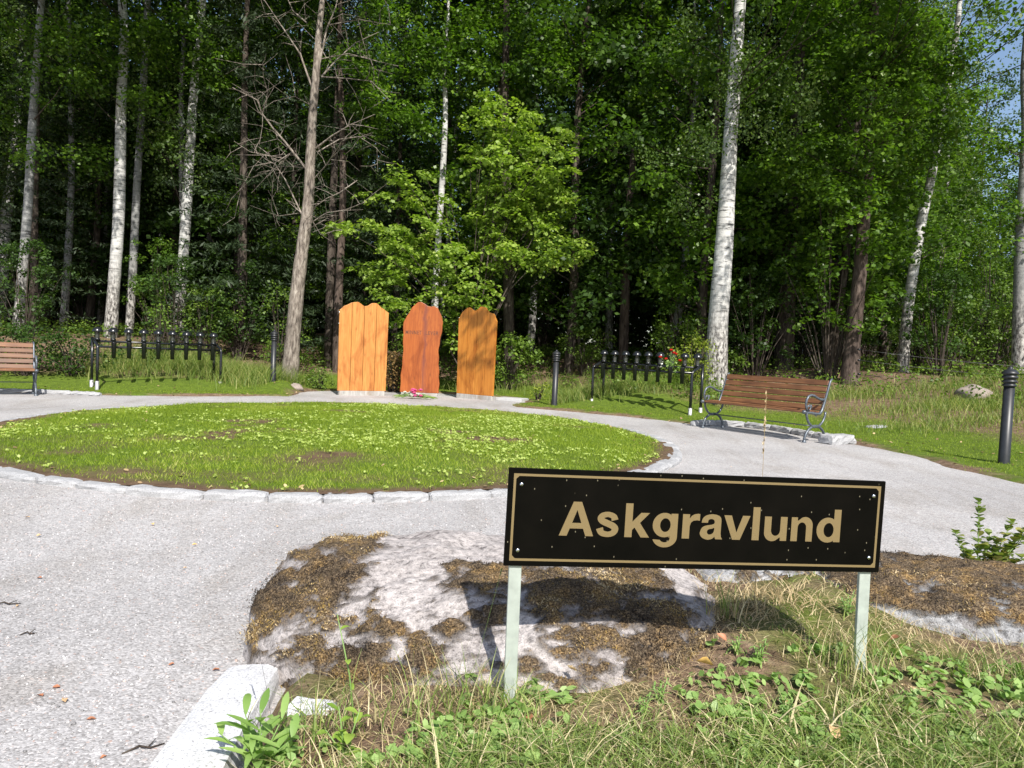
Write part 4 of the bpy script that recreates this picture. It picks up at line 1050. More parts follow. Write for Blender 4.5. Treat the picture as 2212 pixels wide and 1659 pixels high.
for i in range(12): bloom((rng.uniform(-.30, .04), rng.uniform(-.10, .04), rng.uniform(.04, .14)), .045, M['white_petal'], t, 'white_bloom', 30 + i)

# ------------------------------------------------------------------ BOLLARDS
def bollard_at(p, label):
    t = empty('bollard', (p[0], p[1], hz(p[0], p[1]) - .02)); tag(t, label, 'bollard', 'black lamp bollards round the gravel ring')
    MB().lathe((0, 0, 0), [(0.0665, -.05), (0.0665, .02), (0.0615, .04), (0.0564, .92), (0.0001, .925)], 24).build('post', M['bollard'], t)
    MB().lathe((0, 0, 0), [(0.0585, .92), (0.0746, .925), (0.0746, .945), (0.0605, .95), (0.0605, .965), (0.0787, .972), (0.0787, .99), (0.0625, .997), (0.0625, 1.012), (0.0826, 1.02), (0.0826, 1.04), (0.0686, 1.05),
                           (0.0706, 1.06), (0.0887, 1.068), (0.0867, 1.085), (0.0605, 1.11), (0.0302, 1.125), (0.0221, 1.14), (0.0141, 1.155), (0.0001, 1.16)], 24).build('ribbed_cap', M['bollard'], t)
    return t
for px, py, l in ((589, 843, 'black bollard with ribbed cap standing left of the plank boards'), (1197, 877, 'black bollard with ribbed cap beside the rack with roses'),
                  (2168, 1003, 'nearest black bollard with ribbed cap, at the edge of the gravel past the bench')):
    bollard_at(gp(px, py, 0.02), l)

# ------------------------------------------------------------------ BENCHES
def arc(cx, cz, r, a0, a1, n=12, sx=1.0):
    return [(cx + math.cos(a0 + (a1 - a0) * i / n) * r * sx, cz + math.sin(a0 + (a1 - a0) * i / n) * r) for i in range(n + 1)]
def bench(c, rz, label):
    """local: x along the bench, -y faces the lawn"""
    t = empty('park_bench', (c[0], c[1], 0.0), rz); tag(t, label, 'bench', 'iron and wood park benches')
    L = 1.86
    # seat: curved front slat + slats, backrest slats
    seat = [(-.245, .425, -8), (-.155, .437, 4), (-.06, .425, 6), (.035, .415, 4)]
    back = [(.115, .475, 62), (.150, .565, 68), (.182, .655, 71), (.211, .745, 73), (.236, .835, 75)]
    for i, (y, z, a) in enumerate(seat):
        Mx = Matrix.Rotation(R(a), 3, 'X'); MB().box((0, y, z), (L, .083 if i else .06, .030), Mx, .006).build('seat_slat', M['slat'], t)
    for i, (y, z, a) in enumerate(back):
        Mx = Matrix.Rotation(R(a), 3, 'X'); MB().box((0, y, z), (L, .081, .026), Mx, .006).build('backrest_slat', M['slat'], t)
    for s in (-1, 1):
        x = s * (L / 2 + .012)
        def T(pts, r, n=8, sx=1.0):
            return [(x, p[0], p[1]) for p in pts]
        mb = MB()
        up_ = arc(-.03, .425, .215, math.pi, 2 * math.pi, 14, 1.0)     # upper U
        lo_ = arc(-.03, .0, .225, math.pi, 0, 14, 1.05)               # lower arch
        mb.tube(T(up_, 0), [.017] * len(up_), 8); mb.tube(T(lo_, 0), [.020] + [.018] * (len(lo_) - 2) + [.022], 8)
        mb.box((x, -.03, .2175), (.036, .12, .045), None, .01)
        for yy in (-.262, .206): mb.lathe((x, yy, 0), [(.03, -.01), (.03, .012), (.018, .03)], 10)
        mb.tube(T([(-.10, .40), (-.05, .385), (-.03, .37), (0.0, .385), (.05, .40)], 0), .010, 6)
        mb.build('leg_frame', M['iron'], t)
        sb = MB()
        side = [(-.30, .425), (-.26, .415), (-.15, .412), (-.02, .395), (.05, .395), (.09, .43), (.125, .50), (.165, .60), (.205, .72), (.245, .84), (.275, .885), (.30, .895)]
        sb.tube(T(side, 0), [.020, .019, .019, .02, .021, .021, .02, .018, .017, .017, .015, .012], 8)
        sb.build('side_frame', M['iron'], t)
        ab = MB()
        arm = [(.17, .62), (.12, .595), (.05, .600), (-.03, .625), (-.10, .655), (-.17, .662), (-.225, .64), (-.26, .59), (-.27, .53), (-.255, .47), (-.22, .44)]
        ab.tube(T(arm, 0), [.015, .017, .018, .018, .018, .018, .018, .017, .015, .014, .013], 8)
        curl = arc(-.195, .485, .035, -math.pi * .5, math.pi * 1.1, 12); ab.tube(T(curl, 0), .011, 6)
        for a in range(6):
            aa_ = a * math.pi / 3; ab.tube([(x, -.16, .50), (x, -.16 + .035 * math.cos(aa_), .50 + .03 * math.sin(aa_))], [.013, .008], 6)
        ab.build('armrest', M['iron'], t)
        MB().lathe((x, -.30, .425), [(.0001, -.03), (.022, -.022), (.03, 0), (.022, .022), (.0001, .03)], 12, Matrix.Rotation(math.pi / 2, 3, 'Y')).build('scroll_end', M['iron'], t)
    MB().tube([(-L / 2, -.03, .2175), (L / 2, -.03, .2175)], .008, 8).build('cross_rod', M['iron'], t)
    return t
fd = Vector((4.10 - 3.12, 10.37 - 11.9)).normalized(); nb = Vector((-fd.y, fd.x))
c = (Vector((3.12, 11.9)) + Vector((4.10, 10.37))) / 2 + nb * .27
bench(c, math.atan2(fd.y, fd.x), 'iron and wood bench in full view on the gravel beside the large birch')
d = Vector((.79, .61)); c = Vector((-8.03, 12.4)) - d * .90 + Vector((-.61, .79)) * .24
bench(c, math.atan2(d.y, d.x), 'iron and wood bench cut off by the picture edge, before the dark wood')

exec_wood = True
# ------------------------------------------------------------------ TREES
def tube_np(mb, pts, rads, n): mb.tube(pts, rads, n, cap=False)

def px_path(pts, Y, w):
    """pts: (px,py) list, w: widths in px -> points, radii"""
    P = [at(px, py, Y) for px, py in pts]; Rr = [wi / 2 / F * Y for wi in w]; return P, Rr

def crown_sprays(rng, z0, z1, r, n, shape='oval'):
    """spray centres in a crown, denser near the shell"""
    t = rng.random(n); z = z0 + (z1 - z0) * t
    if shape == 'oval': rad = r * (0.45 + 0.55 * np.sin(np.pi * np.clip(t * 0.85 + 0.12, 0, 1)))
    elif shape == 'cone': rad = r * (1 - t) ** 0.8 + 0.15
    else: rad = r * np.ones(n)
    a = rng.random(n) * 2 * math.pi; q = np.sqrt(rng.random(n)) * 0.75 + 0.25 * rng.random(n) ** 0.3
    lob = 1 + 0.28 * np.sin(a * 3 + z * 0.9) + 0.15 * np.sin(a * 5 - z * 1.7)
    return np.stack([np.cos(a) * rad * q * lob, np.sin(a) * rad * q * lob, z], 1)

def limbs(mb, axisf, C, rng, k, r0=.03, bend=.3, n=4, parent=None):
    mb = MB()
    for i in rng.choice(len(C), min(k, len(C)), replace=False):
        e = Vector(C[i]); hd = math.hypot(e.x - axisf(e.z).x, e.y - axisf(e.z).y); zb = max(0.3, e.z - (hd * rng.uniform(.35, .9) if hd < 2.2 else .12 * hd)); b_ = axisf(zb)
        m1 = b_.lerp(e, .5) + Vector((rng.normal() * .12, rng.normal() * .12, -bend * .3 * (e - b_).length * rng.random()))
        mb.tube([b_, m1, e], [r0 * rng.uniform(.6, 1.3), r0 * .5, r0 * .15], n, cap=False)
    if mb.v: mb.build('branches', M['bark'], parent)

def lean_axis(lx, ly, wob, seed):
    return lambda z: Vector((lx * z + wob * math.sin(z * .55 + seed), ly * z + wob * math.cos(z * .47 + seed * 2), z))

def proto_tree(kind, seed):
    rng = np.random.default_rng(seed)
    t = empty({'birch': 'birch_tree', 'spruce': 'spruce_tree', 'broad': 'broadleaf_tree', 'dark': 'broadleaf_tree'}[kind])
    if kind == 'spruce':
        H = 15.0; ax = lean_axis(0, 0, .03, seed); mb = MB()
        mb.tube([ax(z) for z in np.linspace(-.3, H, 10)], list(np.linspace(.15, .015, 10)), 8); 
        C = []; Dn = []
        zs = 1.0
        while zs < H - .3:
            nb_ = 6; rr_ = (1 - zs / H) ** .75 * 2.3 + .1
            for b_ in range(nb_):
                a = rng.random() * 6.28; L_ = rr_ * rng.uniform(.7, 1.1)
                for s in np.linspace(.2, 1, 5): C.append((math.cos(a) * L_ * s, math.sin(a) * L_ * s, zs - .25 * L_ * s + .12 * L_ * s * s))
            zs += .42
        C = np.array(C); P, N, D, S, r = spray(C, 15, (.24, .24, .08), .16, rng, .9, .5)
        V, Fc = leaves(P, N, D, S, .13)
        mb.build('trunk', M['bark'], t); link('crown', mesh_np('crown', V, Fc, r), M['spruce'], t); return t
    H = {'birch': 17.0, 'broad': 15.0, 'dark': 16.0}[kind]
    lx = rng.normal() * .02 + .025; ax = lean_axis(lx, rng.normal() * .015, .09, seed)
    r0 = {'birch': .125, 'broad': .15, 'dark': .14}[kind]
    zs = np.linspace(-.4, H * .97, 14); mb = MB(); mb.tube([ax(z) for z in zs], [r0 * (1.15 if z < 0.2 else 1) * (1 - .88 * max(z, 0) / H) for z in zs], 10)
    if kind == 'birch': C = crown_sprays(rng, 4.6, H, 2.1, 300); per, rad, sz, dr, upb = 46, (.42, .42, .42), .085, .35, .5
    elif kind == 'broad': C = crown_sprays(rng, 2.2, H, 2.8, 270); per, rad, sz, dr, upb = 78, (.66, .66, .26), .13, .3, 1.0
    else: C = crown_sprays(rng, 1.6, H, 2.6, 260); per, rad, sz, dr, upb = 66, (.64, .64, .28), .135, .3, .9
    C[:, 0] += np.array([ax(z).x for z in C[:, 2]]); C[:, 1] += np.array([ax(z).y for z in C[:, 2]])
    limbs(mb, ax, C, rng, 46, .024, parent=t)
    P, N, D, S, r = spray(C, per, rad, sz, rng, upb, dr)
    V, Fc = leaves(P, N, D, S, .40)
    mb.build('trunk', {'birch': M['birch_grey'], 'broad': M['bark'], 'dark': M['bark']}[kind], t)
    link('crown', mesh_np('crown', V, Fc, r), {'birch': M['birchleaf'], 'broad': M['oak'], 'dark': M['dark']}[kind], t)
    return t

def proto_bush(seed, h, r, m, leaf=.075, n=46, per=42, name='bush', stem='bark'):
    rng = np.random.default_rng(seed); t = empty(name)
    C = crown_sprays(rng, .25 * h, h, r, n, 'oval'); mb = MB()
    for i in range(min(n, 22)):
        e = Vector(C[i]); mb.tube([(e.x * .1, e.y * .1, -.1), (e.x * .5, e.y * .5, e.z * .55), e], [.018, .012, .004], 4, cap=False)
    P, N, D, S, r_ = spray(C, per, (.26, .26, .16), leaf, rng, .9, .25)
    V, Fc = leaves(P, N, D, S, .42)
    mb.build('stems', M[stem], t); link('foliage', mesh_np('foliage', V, Fc, r_), M[m], t); return t

def custom_tree(name, path, Y, widths, trunk_m, label, cat='tree', blobs=(), leaf_m=None, leaf=.08, per=58, rad=(.46, .46, .2), top=None, dens=8.0, seed=0, limbs_n=30, depth=1.4, upb=1.0, droop=.3, six=False, group=None, over=0, ow=2.4):
    """trunk follows points found in the photograph at distance Y; blobs = (px,py,rx,ry) foliage masses"""
    rng = np.random.default_rng(seed + 1000)
    P, Rr = px_path(path, Y, widths)
    base = P[0].copy(); gz = hz(base.x, base.y); base.z = gz
    t = empty(name, base); tag(t, label, cat, group)
    Pl = [p - base for p in P]
    # carry the trunk down into the soil and up out of view
    pts = list(Pl); rr = list(Rr)
    if pts[0].z > -0.1:
        d = (pts[0] - pts[1]); d = d * ((pts[0].z + .25) / max(.2, -d.z)) if d.z < 0 else Vector((0, 0, -.3))
        pts.insert(0, pts[0] + d); rr.insert(0, rr[0] * 1.12)
    if top:
        d = (pts[-1] - pts[-2]).normalized(); h0 = pts[-1].z; n_ = 5
        for i in range(1, n_ + 1):
            f_ = i / n_; pts.append(pts[-1] + d * ((top - h0) / n_) + Vector((rng.normal() * .05, rng.normal() * .05, 0))); rr.append(max(.012, Rr[-1] * (1 - f_ * .93)))
    # resample for smoothness
    sp = []; sr = []
    for i in range(len(pts) - 1):
        p0 = pts[max(i - 1, 0)]; p1 = pts[i]; p2 = pts[i + 1]; p3 = pts[min(i + 2, len(pts) - 1)]
        for s in range(5):
            u = s / 5
            q = 0.5 * ((2 * p1) + (p2 - p0) * u + (2 * p0 - 5 * p1 + 4 * p2 - p3) * u * u + (3 * p1 - p0 - 3 * p2 + p3) * u ** 3)
            sp.append(q); sr.append((rr[i] * (1 - u) + rr[i + 1] * u) * (1 + rng.normal() * .018))
    sp.append(pts[-1]); sr.append(rr[-1])
    mb = MB(); mb.tube(sp, sr, 14)
    def ax(z):
        for a_, b_ in zip(sp, sp[1:]):
            if a_.z <= z <= b_.z and b_.z > a_.z: return a_.lerp(b_, (z - a_.z) / (b_.z - a_.z))
        return sp[-1].copy() if z > sp[-1].z else sp[0].copy()
    C = []
    for bl in blobs:
        px, py, rx, ry = bl[:4]; yo = bl[4] if len(bl) > 4 else 0.0
        c_ = at(px, py, Y + yo) - base; ex_, ez_ = rx / F * Y, ry / F * Y; dp = min(depth, max(ex_, .5))
        n_ = max(3, int(dens * ex_ * ez_ * 3.14))
        v = rng.normal(size=(n_, 3)); v /= np.linalg.norm(v, axis=1, keepdims=True); v *= rng.random((n_, 1)) ** .4
        C.append(np.array(c_) + v * (ex_, dp, ez_))
    if top and leaf_m and top > 12:
        n_ = 130; t_ = rng.random(n_); z = 10.2 + (top - 10.2) * t_; a = rng.random(n_) * 6.28; r_ = 2.4 * (1 - t_ * .6) * np.sqrt(rng.random(n_))
        C.append(np.stack([np.cos(a) * r_, np.sin(a) * r_, z], 1) + np.array([[ax(zz).x, ax(zz).y, 0] for zz in z]))
    if over:  # unseen sprays kept above the view, added to shade trunks and undergrowth
        yo = rng.uniform(-6.0, -0.8, over); zz = CAM.z + .4756 * (base.y + yo) + .55 + rng.random(over) * 3.4
        C.append(np.stack([ax(6).x + rng.normal(size=over) * ow * .55, yo, zz - base.z], 1))
    if C:
        C = np.concatenate(C); limbs(mb, ax, C, rng, limbs_n, .018, parent=t)
    mb.build('trunk', M[trunk_m], t)
    if len(C):
        Pp, N, D, S, r = spray(C, per, rad, leaf, rng, upb, droop); V, Fc = leaves(Pp, N, D, S, .42, six=six)
        link('crown', mesh_np('crown', V, Fc, r), M[leaf_m], t)
    return t, base, ax

# -- the named front trees
big, _, _ = custom_tree('birch_tree', [(1545, 845), (1551, 700), (1562, 560), (1571, 420), (1578, 290), (1590, 130), (1601, -20)], 16.5, [54, 43, 39, 34, 30, 27, 23], 'birch',
    'large white-barked birch with rough grey foot standing behind the bench', blobs=[(1680, 200, 80, 120, -.5), (1720, 260, 50, 60), (1500, 300, 60, 90), (1490, 440, 70, 60), (1560, 190, 90, 40, .8), (1400, 350, 60, 60, 1), (1640, 60, 60, 60), (1600, 130, 40, 60, -.5), (1585, 240, 50, 60, -.7), (1560, 330, 40, 40, -.7), (1620, 160, 60, 60, -.7), (1470, 90, 70, 70, .3), (1540, 60, 50, 60, .4)],
    leaf_m='birchleaf', leaf=.062, per=60, rad=(.30, .30, .34), top=18, dens=6, seed=1, upb=.4, droop=.5, limbs_n=36, over=70, ow=3)
# a limb of that birch reaches out over the gravel and dapples the boards
rg = np.random.default_rng(77); bb_ = Vector(big.location)
SUN_H = Vector((-0.318, 0.948, 0)); 
tgt = Vector((-0.70, 16.45, 1.62)); C = []
for i in range(11):
    s = 6.9 + rg.normal() * .2; pnt = tgt + Vector((0.318, -0.948, 1.0)) * s + Vector((rg.normal() * .30, rg.normal() * .25, rg.normal() * .30)) - bb_
    C.append(pnt)
mb = MB(); st = Vector((.45, 0, 9.2)); mid = (C[0] + st) * .5 + Vector((0, 0, .5))
mb.tube([st, mid, sum(C, Vector()) / len(C)], [.05, .03, .012], 6)
mb.build('limb', M['birch'], big)
P, N, D, S, r = spray(np.array([tuple(c_) for c_ in C]), 30, (.20, .20, .14), .095, rg, .6, .3); V, Fc = leaves(P, N, D, S, .42)
link('leafy_twigs', mesh_np('leafy_twigs', V, Fc, r), M['birchleaf'], big)

custom_tree('birch_tree', [(38, 730), (48, 600), (60, 450), (68, 300), (76, 180), (88, 20), (92, -20)], 18.5, [25, 20, 18, 17, 15, 13, 12], 'birch_grey',
    'slender grey birch with dark rings, the one nearest the picture edge above the cut-off bench', blobs=[(40, 60, 90, 50, -.5), (150, 60, 70, 50, -.5), (20, 230, 50, 60, 1), (110, 170, 60, 50, -.4), (95, 330, 50, 40, -.3)], leaf_m='oak', over=150, leaf=.085, top=17, seed=2, limbs_n=18)
custom_tree('birch_tree', [(238, 735), (246, 620), (256, 480), (260, 330), (262, 210), (268, 90), (262, -20)], 20.0, [29, 25, 24, 22, 20, 19, 16], 'birch',
    'thick white birch above the empty rack, its upper trunk darkened', blobs=[(200, 150, 70, 60, -.5), (255, 70, 80, 60, -.6), (330, 90, 70, 50, -.4), (190, 330, 50, 40, -.4), (330, 230, 50, 40, -.3)], over=170, leaf_m='oak', leaf=.10, top=17, seed=3, limbs_n=22)
custom_tree('birch_tree', [(279, 720), (288, 560), (296, 400), (305, 260), (312, 140), (320, -20)], 21.0, [18, 17, 15, 14, 14, 12], 'birch_grey',
    'thin grey birch close behind the thick white one', blobs=[(360, 130, 60, 60, .6)], over=110, leaf_m='oak', leaf=.10, top=16, seed=4, limbs_n=10)
custom_tree('birch_tree', [(388, 680), (393, 600), (402, 470), (410, 330), (419, 200), (432, 60), (440, -20)], 21.0, [24, 22, 21, 20, 18, 16, 14], 'birch',
    'white birch with black patches between the empty rack and the bare tree', blobs=[(470, 150, 70, 60, -.5), (410, 70, 80, 60, -.6), (360, 290, 50, 40, -.4), (480, 280, 50, 40, .4), (530, 60, 60, 60, .5), (500, 440, 50, 36)], over=170, leaf_m='oak', leaf=.10, top=16, seed=5, limbs_n=22)
custom_tree('birch_tree', [(448, 640), (450, 560), (453, 450), (457, 350)], 26.0, [12, 11, 9, 8], 'birch', 'very thin distant birch showing a short bright stretch of trunk', blobs=[(460, 290, 60, 50)], leaf_m='dark', leaf=.12, top=12, seed=6, limbs_n=8)
custom_tree('birch_tree', [(5, 600), (14, 460), (30, 340), (40, 230), (50, 100)], 23.0, [22, 22, 18, 16, 14], 'birch', 'bright leaning birch at the very edge, behind the slender grey one', blobs=[(60, 140, 60, 50, 1)], leaf_m='dark', leaf=.11, top=14, seed=7, limbs_n=8)
custom_tree('pine_tree', [(1832, 855), (1842, 740), (1856, 600), (1866, 470), (1876, 330), (1882, 180), (1890, -20)], 17.2, [46, 32, 28, 26, 24, 22, 18], 'pinebark',
    'red-brown trunked tree with oak-like green crown past the end of the bench', blobs=[(1890, 120, 110, 100, -.6), (1990, 160, 70, 70), (1740, 330, 70, 60, -.6), (1790, 400, 90, 60, -.5), (1870, 300, 70, 60, -1.0), (1860, 430, 60, 50, -.9), (1900, 210, 80, 60, -1.0), (1960, 90, 90, 60, -.6), (2050, 110, 40, 50, -.4), (1830, 130, 70, 60, -1.), (1740, 60, 80, 60), (1680, 360, 60, 50, -.3), (1950, 330, 90, 60), (2030, 260, 60, 60), (1800, 200, 60, 60, .4), (1860, 20, 120, 50)],
    leaf_m='oak', leaf=.095, per=60, rad=(.40, .40, .16), top=16, dens=10, over=130, ow=3, seed=8, limbs_n=44)
custom_tree('birch_tree', [(1948, 815), (1958, 700), (1972, 590), (1990, 480), (2008, 400), (2024, 320), (2045, 200), (2065, 80), (2075, -20)], 18.5, [26, 22, 21, 20, 18, 16, 15, 12, 10], 'birch',
    'leaning white birch half hidden by leaves, beyond the red-brown trunk', blobs=[(2110, 330, 60, 60), (2040, 260, 40, 40, -.4), (2010, 350, 60, 40, -.7), (2030, 250, 60, 40, -.7), (2060, 430, 60, 40, .3), (2120, 480, 60, 60), (2050, 160, 60, 40, -.7), (1960, 520, 30, 20, -.4)], over=90, ow=3, leaf_m='oak', leaf=.085, top=14, seed=9, limbs_n=20)
custom_tree('birch_tree', [(2204, 800), (2204, 700), (2206, 560), (2212, 420), (2218, 280)], 17.5, [34, 30, 27, 25, 20], 'birch_grey', 'greyish birch behind the nearest bollard, cut by the picture edge', blobs=[(2170, 330, 50, 60), (2190, 480, 50, 70)], leaf_m='oak', leaf=.09, top=12, seed=10, limbs_n=16)
custom_tree('birch_tree', [(1728, 700), (1729, 600), (1730, 520)], 27.0, [14, 13, 11], 'birch', 'small distant birch seen in the gap behind the bench backrest', blobs=[(1730, 440, 60, 50)], leaf_m='dark', leaf=.12, top=10, seed=11, limbs_n=8)
custom_tree('birch_tree', [(1448, 800), (1462, 700), (1477, 600), (1484, 500), (1490, 380)], 20.5, [22, 20, 17, 14, 12], 'birch_grey', 'black and white birch trunk leaning behind the rack with roses', blobs=[(1440, 470, 70, 60), (1500, 560, 60, 50)], leaf_m='oak', leaf=.09, top=12, seed=12, limbs_n=18)
custom_tree('broadleaf_tree', [(1346, 790), (1350, 650), (1356, 520), (1362, 410), (1372, 300)], 21.0, [22, 20, 17, 15, 12], 'pinebark', 'slim brown tree rising behind the middle of the rack with roses', blobs=[(1360, 230, 70, 60, -.4), (1300, 120, 80, 60, -.5), (1400, 80, 80, 60, -.4), (1290, 210, 60, 40), (1330, 560, 50, 40)], leaf_m='oak', leaf=.11, top=13, seed=13, limbs_n=16)
custom_tree('broadleaf_tree', [(1692, 800), (1700, 650), (1706, 500), (1716, 350), (1724, 200)], 19.5, [42, 36, 32, 28, 24], 'bark', 'thick almost black trunk in deep shade behind the bench', blobs=[(1700, 470, 70, 60, -.4), (1730, 560, 60, 40, -.3)], leaf_m='dark', leaf=.11, top=15, over=110, ow=3.2, seed=14, limbs_n=24)
custom_tree('birch_tree', [(934, 800), (940, 640), (948, 500), (956, 380), (962, 250)], 20.5, [17, 15, 14, 13, 11], 'birch', 'thin white birch glimpsed through the bright hazel behind the red slab', blobs=[(940, 130, 70, 60, -.4), (1000, 60, 80, 50, -.4), (900, 260, 60, 40, -.2), (1010, 170, 60, 40)], leaf_m='oak', leaf=.10, top=13, seed=15, limbs_n=10)
custom_tree('broadleaf_tree', [(727, 800), (731, 650), (738, 500), (741, 380), (738, 230)], 20.0, [20, 18, 16, 14, 12], 'pinebark', 'thin brown trunk in the dark right behind the bare tree', blobs=[(780, 270, 70, 50), (790, 140, 80, 60, -.4), (860, 60, 80, 50, -.3), (850, 230, 60, 50, -.4), (720, 60, 60, 50, .6)], over=80, leaf_m='oak', leaf=.11, top=14, seed=16, limbs_n=14)
custom_tree('broadleaf_tree', [(1098, 620), (1096, 480), (1092, 330), (1090, 190), (1094, 60)], 20.2, [22, 20, 19, 17, 14], 'bark', 'dark trunked leafy tree rising right out of the top of the bright hazel',
    blobs=[(1080, 120, 80, 50, -.5), (1150, 60, 80, 50, -.5), (1200, 160, 70, 50, -.3), (1060, 40, 60, 40, .3), (1240, 60, 60, 50, .4)], leaf_m='oak', leaf=.10, top=15, seed=19, limbs_n=26)
custom_tree('birch_tree', [(972, 470), (978, 400), (984, 300), (990, 200)], 24.0, [9, 9, 8, 7], 'birch', 'hair-thin pale birch against the sky gap beside the hazel', blobs=[(1000, 120, 60, 60)], leaf_m='dark', leaf=.11, top=13, seed=17, limbs_n=8)
custom_tree('birch_tree', [(538, 700), (540, 600), (545, 480), (552, 350)], 24.0, [10, 9, 9, 8], 'pinebark', 'thin brown stem standing just left of the bare tree in deep shade', blobs=[(560, 280, 70, 60)], leaf_m='oak', leaf=.11, top=13, seed=18, limbs_n=8)

# -- the bare tree
zp = lambda zx, zy: (zx * .3858, zy * .3858)
Yd = 17.9
dead, dbase, dax = custom_tree('bare_tree', [(628, 790), (632, 740), (641, 640), (652, 545), (666, 440), (671, 330), (676, 240), (683, 160), (690, 60), (700, -20)], Yd, [36, 32, 30, 27, 24, 20, 18, 16, 13, 10], 'deadbark',
    'half-dead grey tree with many bare twisted branches left of the boards', top=12, seed=20)
rg = random.Random(21); mb = MB()
main = [([(1725, 960), (1600, 800), (1530, 720), (1470, 640), (1440, 560), (1300, 490)], 9, -.3), ([(1470, 640), (1500, 520), (1475, 430), (1470, 360)], 5, -.35), ([(1690, 1200), (1600, 1010), (1540, 920), (1500, 850)], 6, .2),
        ([(1770, 830), (1860, 760), (1960, 700), (2100, 640)], 8, -.4), ([(1780, 850), (1900, 780), (2010, 765), (2110, 830), (2115, 960)], 5, .3), ([(1740, 1250), (1830, 1190), (1920, 1180), (2050, 1130)], 5, -.3),
        ([(1760, 1000), (1830, 920), (1890, 830), (1930, 760)], 5, -.5), ([(1800, 430), (1880, 340), (1990, 240), (2120, 180)], 7, .3), ([(1800, 430), (1950, 440), (2080, 455), (2180, 560)], 5, -.3), ([(1750, 500), (1680, 300), (1600, 180), (1480, 0)], 8, .3),
        ([(1790, 350), (1830, 160), (1880, 40), (1900, -50)], 8, 0), ([(1700, 1190), (1560, 1210), (1400, 1150)], 3, .4), ([(1520, 910), (1420, 930), (1350, 1060), (1320, 1180)], 4, .1), ([(1720, 940), (1590, 930), (1440, 980)], 4, .3),
        ([(1840, 140), (2010, 110), (2200, 140)], 4, -.3), ([(1800, 330), (1950, 300), (2100, 340), (2230, 370)], 4, -.1), ([(1760, 600), (1650, 540), (1600, 550)], 3, -.3), ([(1700, 1300), (1780, 1250), (1920, 1290)], 2.5, -.4), ([(1640, 850), (1560, 900), (1500, 870), (1400, 850), (1310, 790)], 4, -.3),
        ([(2000, 1010), (1900, 1080), (1830, 1110), (1760, 1160)], 4, -.5), ([(1720, 130), (1640, 60), (1600, -30)], 6, .2)]
for pts, w, dy in main:
    n_ = len(pts); P = [at(*zp(*p), Yd + dy * (i / (n_ - 1)) * 2.2) - dbase for i, p in enumerate(pts)]
    rr = [w / 2 / F * Yd * .62 * (1 - .7 * i / (n_ - 1)) for i in range(n_)]
    mb.tube(P, rr, 6, cap=False)
    for i in range(n_ - 1):
        for k_ in range(rg.randint(2, 4)):
            s = P[i].lerp(P[i + 1], rg.random()); d_ = (P[i + 1] - P[i]).normalized(); L_ = rg.uniform(.25, .9)
            side = Vector((rg.gauss(0, 1), rg.gauss(0, .7), rg.gauss(.1, .8))).normalized(); v1 = (d_ * .5 + side).normalized()
            m1 = s + v1 * L_ * .5; e1 = m1 + (v1 + Vector((rg.gauss(0, .4), rg.gauss(0, .4), rg.gauss(0, .4)))) * L_ * .5
            mb.tube([s, m1, e1], [.009, .006, .003], 4, cap=False)
            if rg.random() < .7:
                e2 = m1 + Vector((rg.gauss(0, .3), rg.gauss(0, .2), rg.gauss(0, .3))); mb.tube([m1, e2], [.005, .0025], 3, cap=False)
mb.build('branches', M['deadbark'], dead)

# -- bright hazel behind the boards
rg_ = np.random.default_rng(30); Yh = 18.4; hb = at(1010, 800, Yh); hb.z = hz(hb.x, hb.y)
t = empty('hazel_tree', hb); tag(t, 'sunlit yellow-green hazel spreading over the memorial boards', 'tree')
blob = [(1100, 260, 95, 40), (1085, 310, 105, 50), (1130, 360, 115, 50), (1120, 420, 115, 50), (1140, 480, 110, 45), (1080, 450, 80, 50), (1180, 430, 70, 45), (1050, 225, 45, 25), (1195, 545, 80, 30), (1100, 560, 100, 40), (1230, 520, 45, 18), (1210, 300, 30, 30),
        (1020, 640, 60, 50), (900, 372, 70, 12), (860, 398, 45, 12), (860, 425, 95, 16), (930, 440, 60, 16), (800, 490, 90, 16), (860, 520, 85, 30), (930, 490, 60, 26), (740, 500, 45, 12), (830, 590, 70, 40), (900, 580, 80, 40), (850, 650, 60, 30), (980, 560, 60, 40), (870, 540, 60, 30), (950, 640, 50, 40), (1040, 520, 60, 40), (970, 700, 50, 30), (860, 700, 40, 30), (1000, 730, 40, 30), (930, 690, 40, 25), (1170, 560, 70, 24)]
C = []
for px, py, rx, ry in blob:
    c_ = np.array(at(px, py, Yh + rg_.uniform(-.5, .4)) - hb); ex_, ez_ = rx / F * Yh, ry / F * Yh; n_ = max(5, int(17 * ex_ * ez_ * 3.14))
    v = rg_.normal(size=(n_, 3)); v /= np.linalg.norm(v, axis=1, keepdims=True); v *= rg_.random((n_, 1)) ** .4; C.append(c_ + v * (ex_, .7, ez_))
C = np.concatenate(C); mb = MB()
for i in range(9):
    e = Vector(C[rg_.integers(len(C))]); e.z = max(e.z, 2.5); mb.tube([(rg_.normal() * .15, rg_.normal() * .15, -.2), (e.x * .3 + rg_.normal() * .1, e.y * .3, e.z * .4), (e.x * .7, e.y * .7, e.z * .75), e], [.026, .020, .014, .006], 6, cap=False)
for i in range(60):
    e = Vector(C[rg_.integers(len(C))]); b_ = Vector((e.x * .55, e.y * .5, e.z * .78)); mb.tube([b_, b_.lerp(e, .5) + Vector((0, 0, .08)), e], [.012, .008, .003], 4, cap=False)
mb.build('stems', M['bark'], t)
P, N, D, S, r = spray(C, 40, (.30, .30, .075), .088, rg_, 1.3, .25); V, Fc = leaves(P, N, D, S, .44, six=True)
link('crown', mesh_np('crown', V, Fc, r), M['hazel'], t)

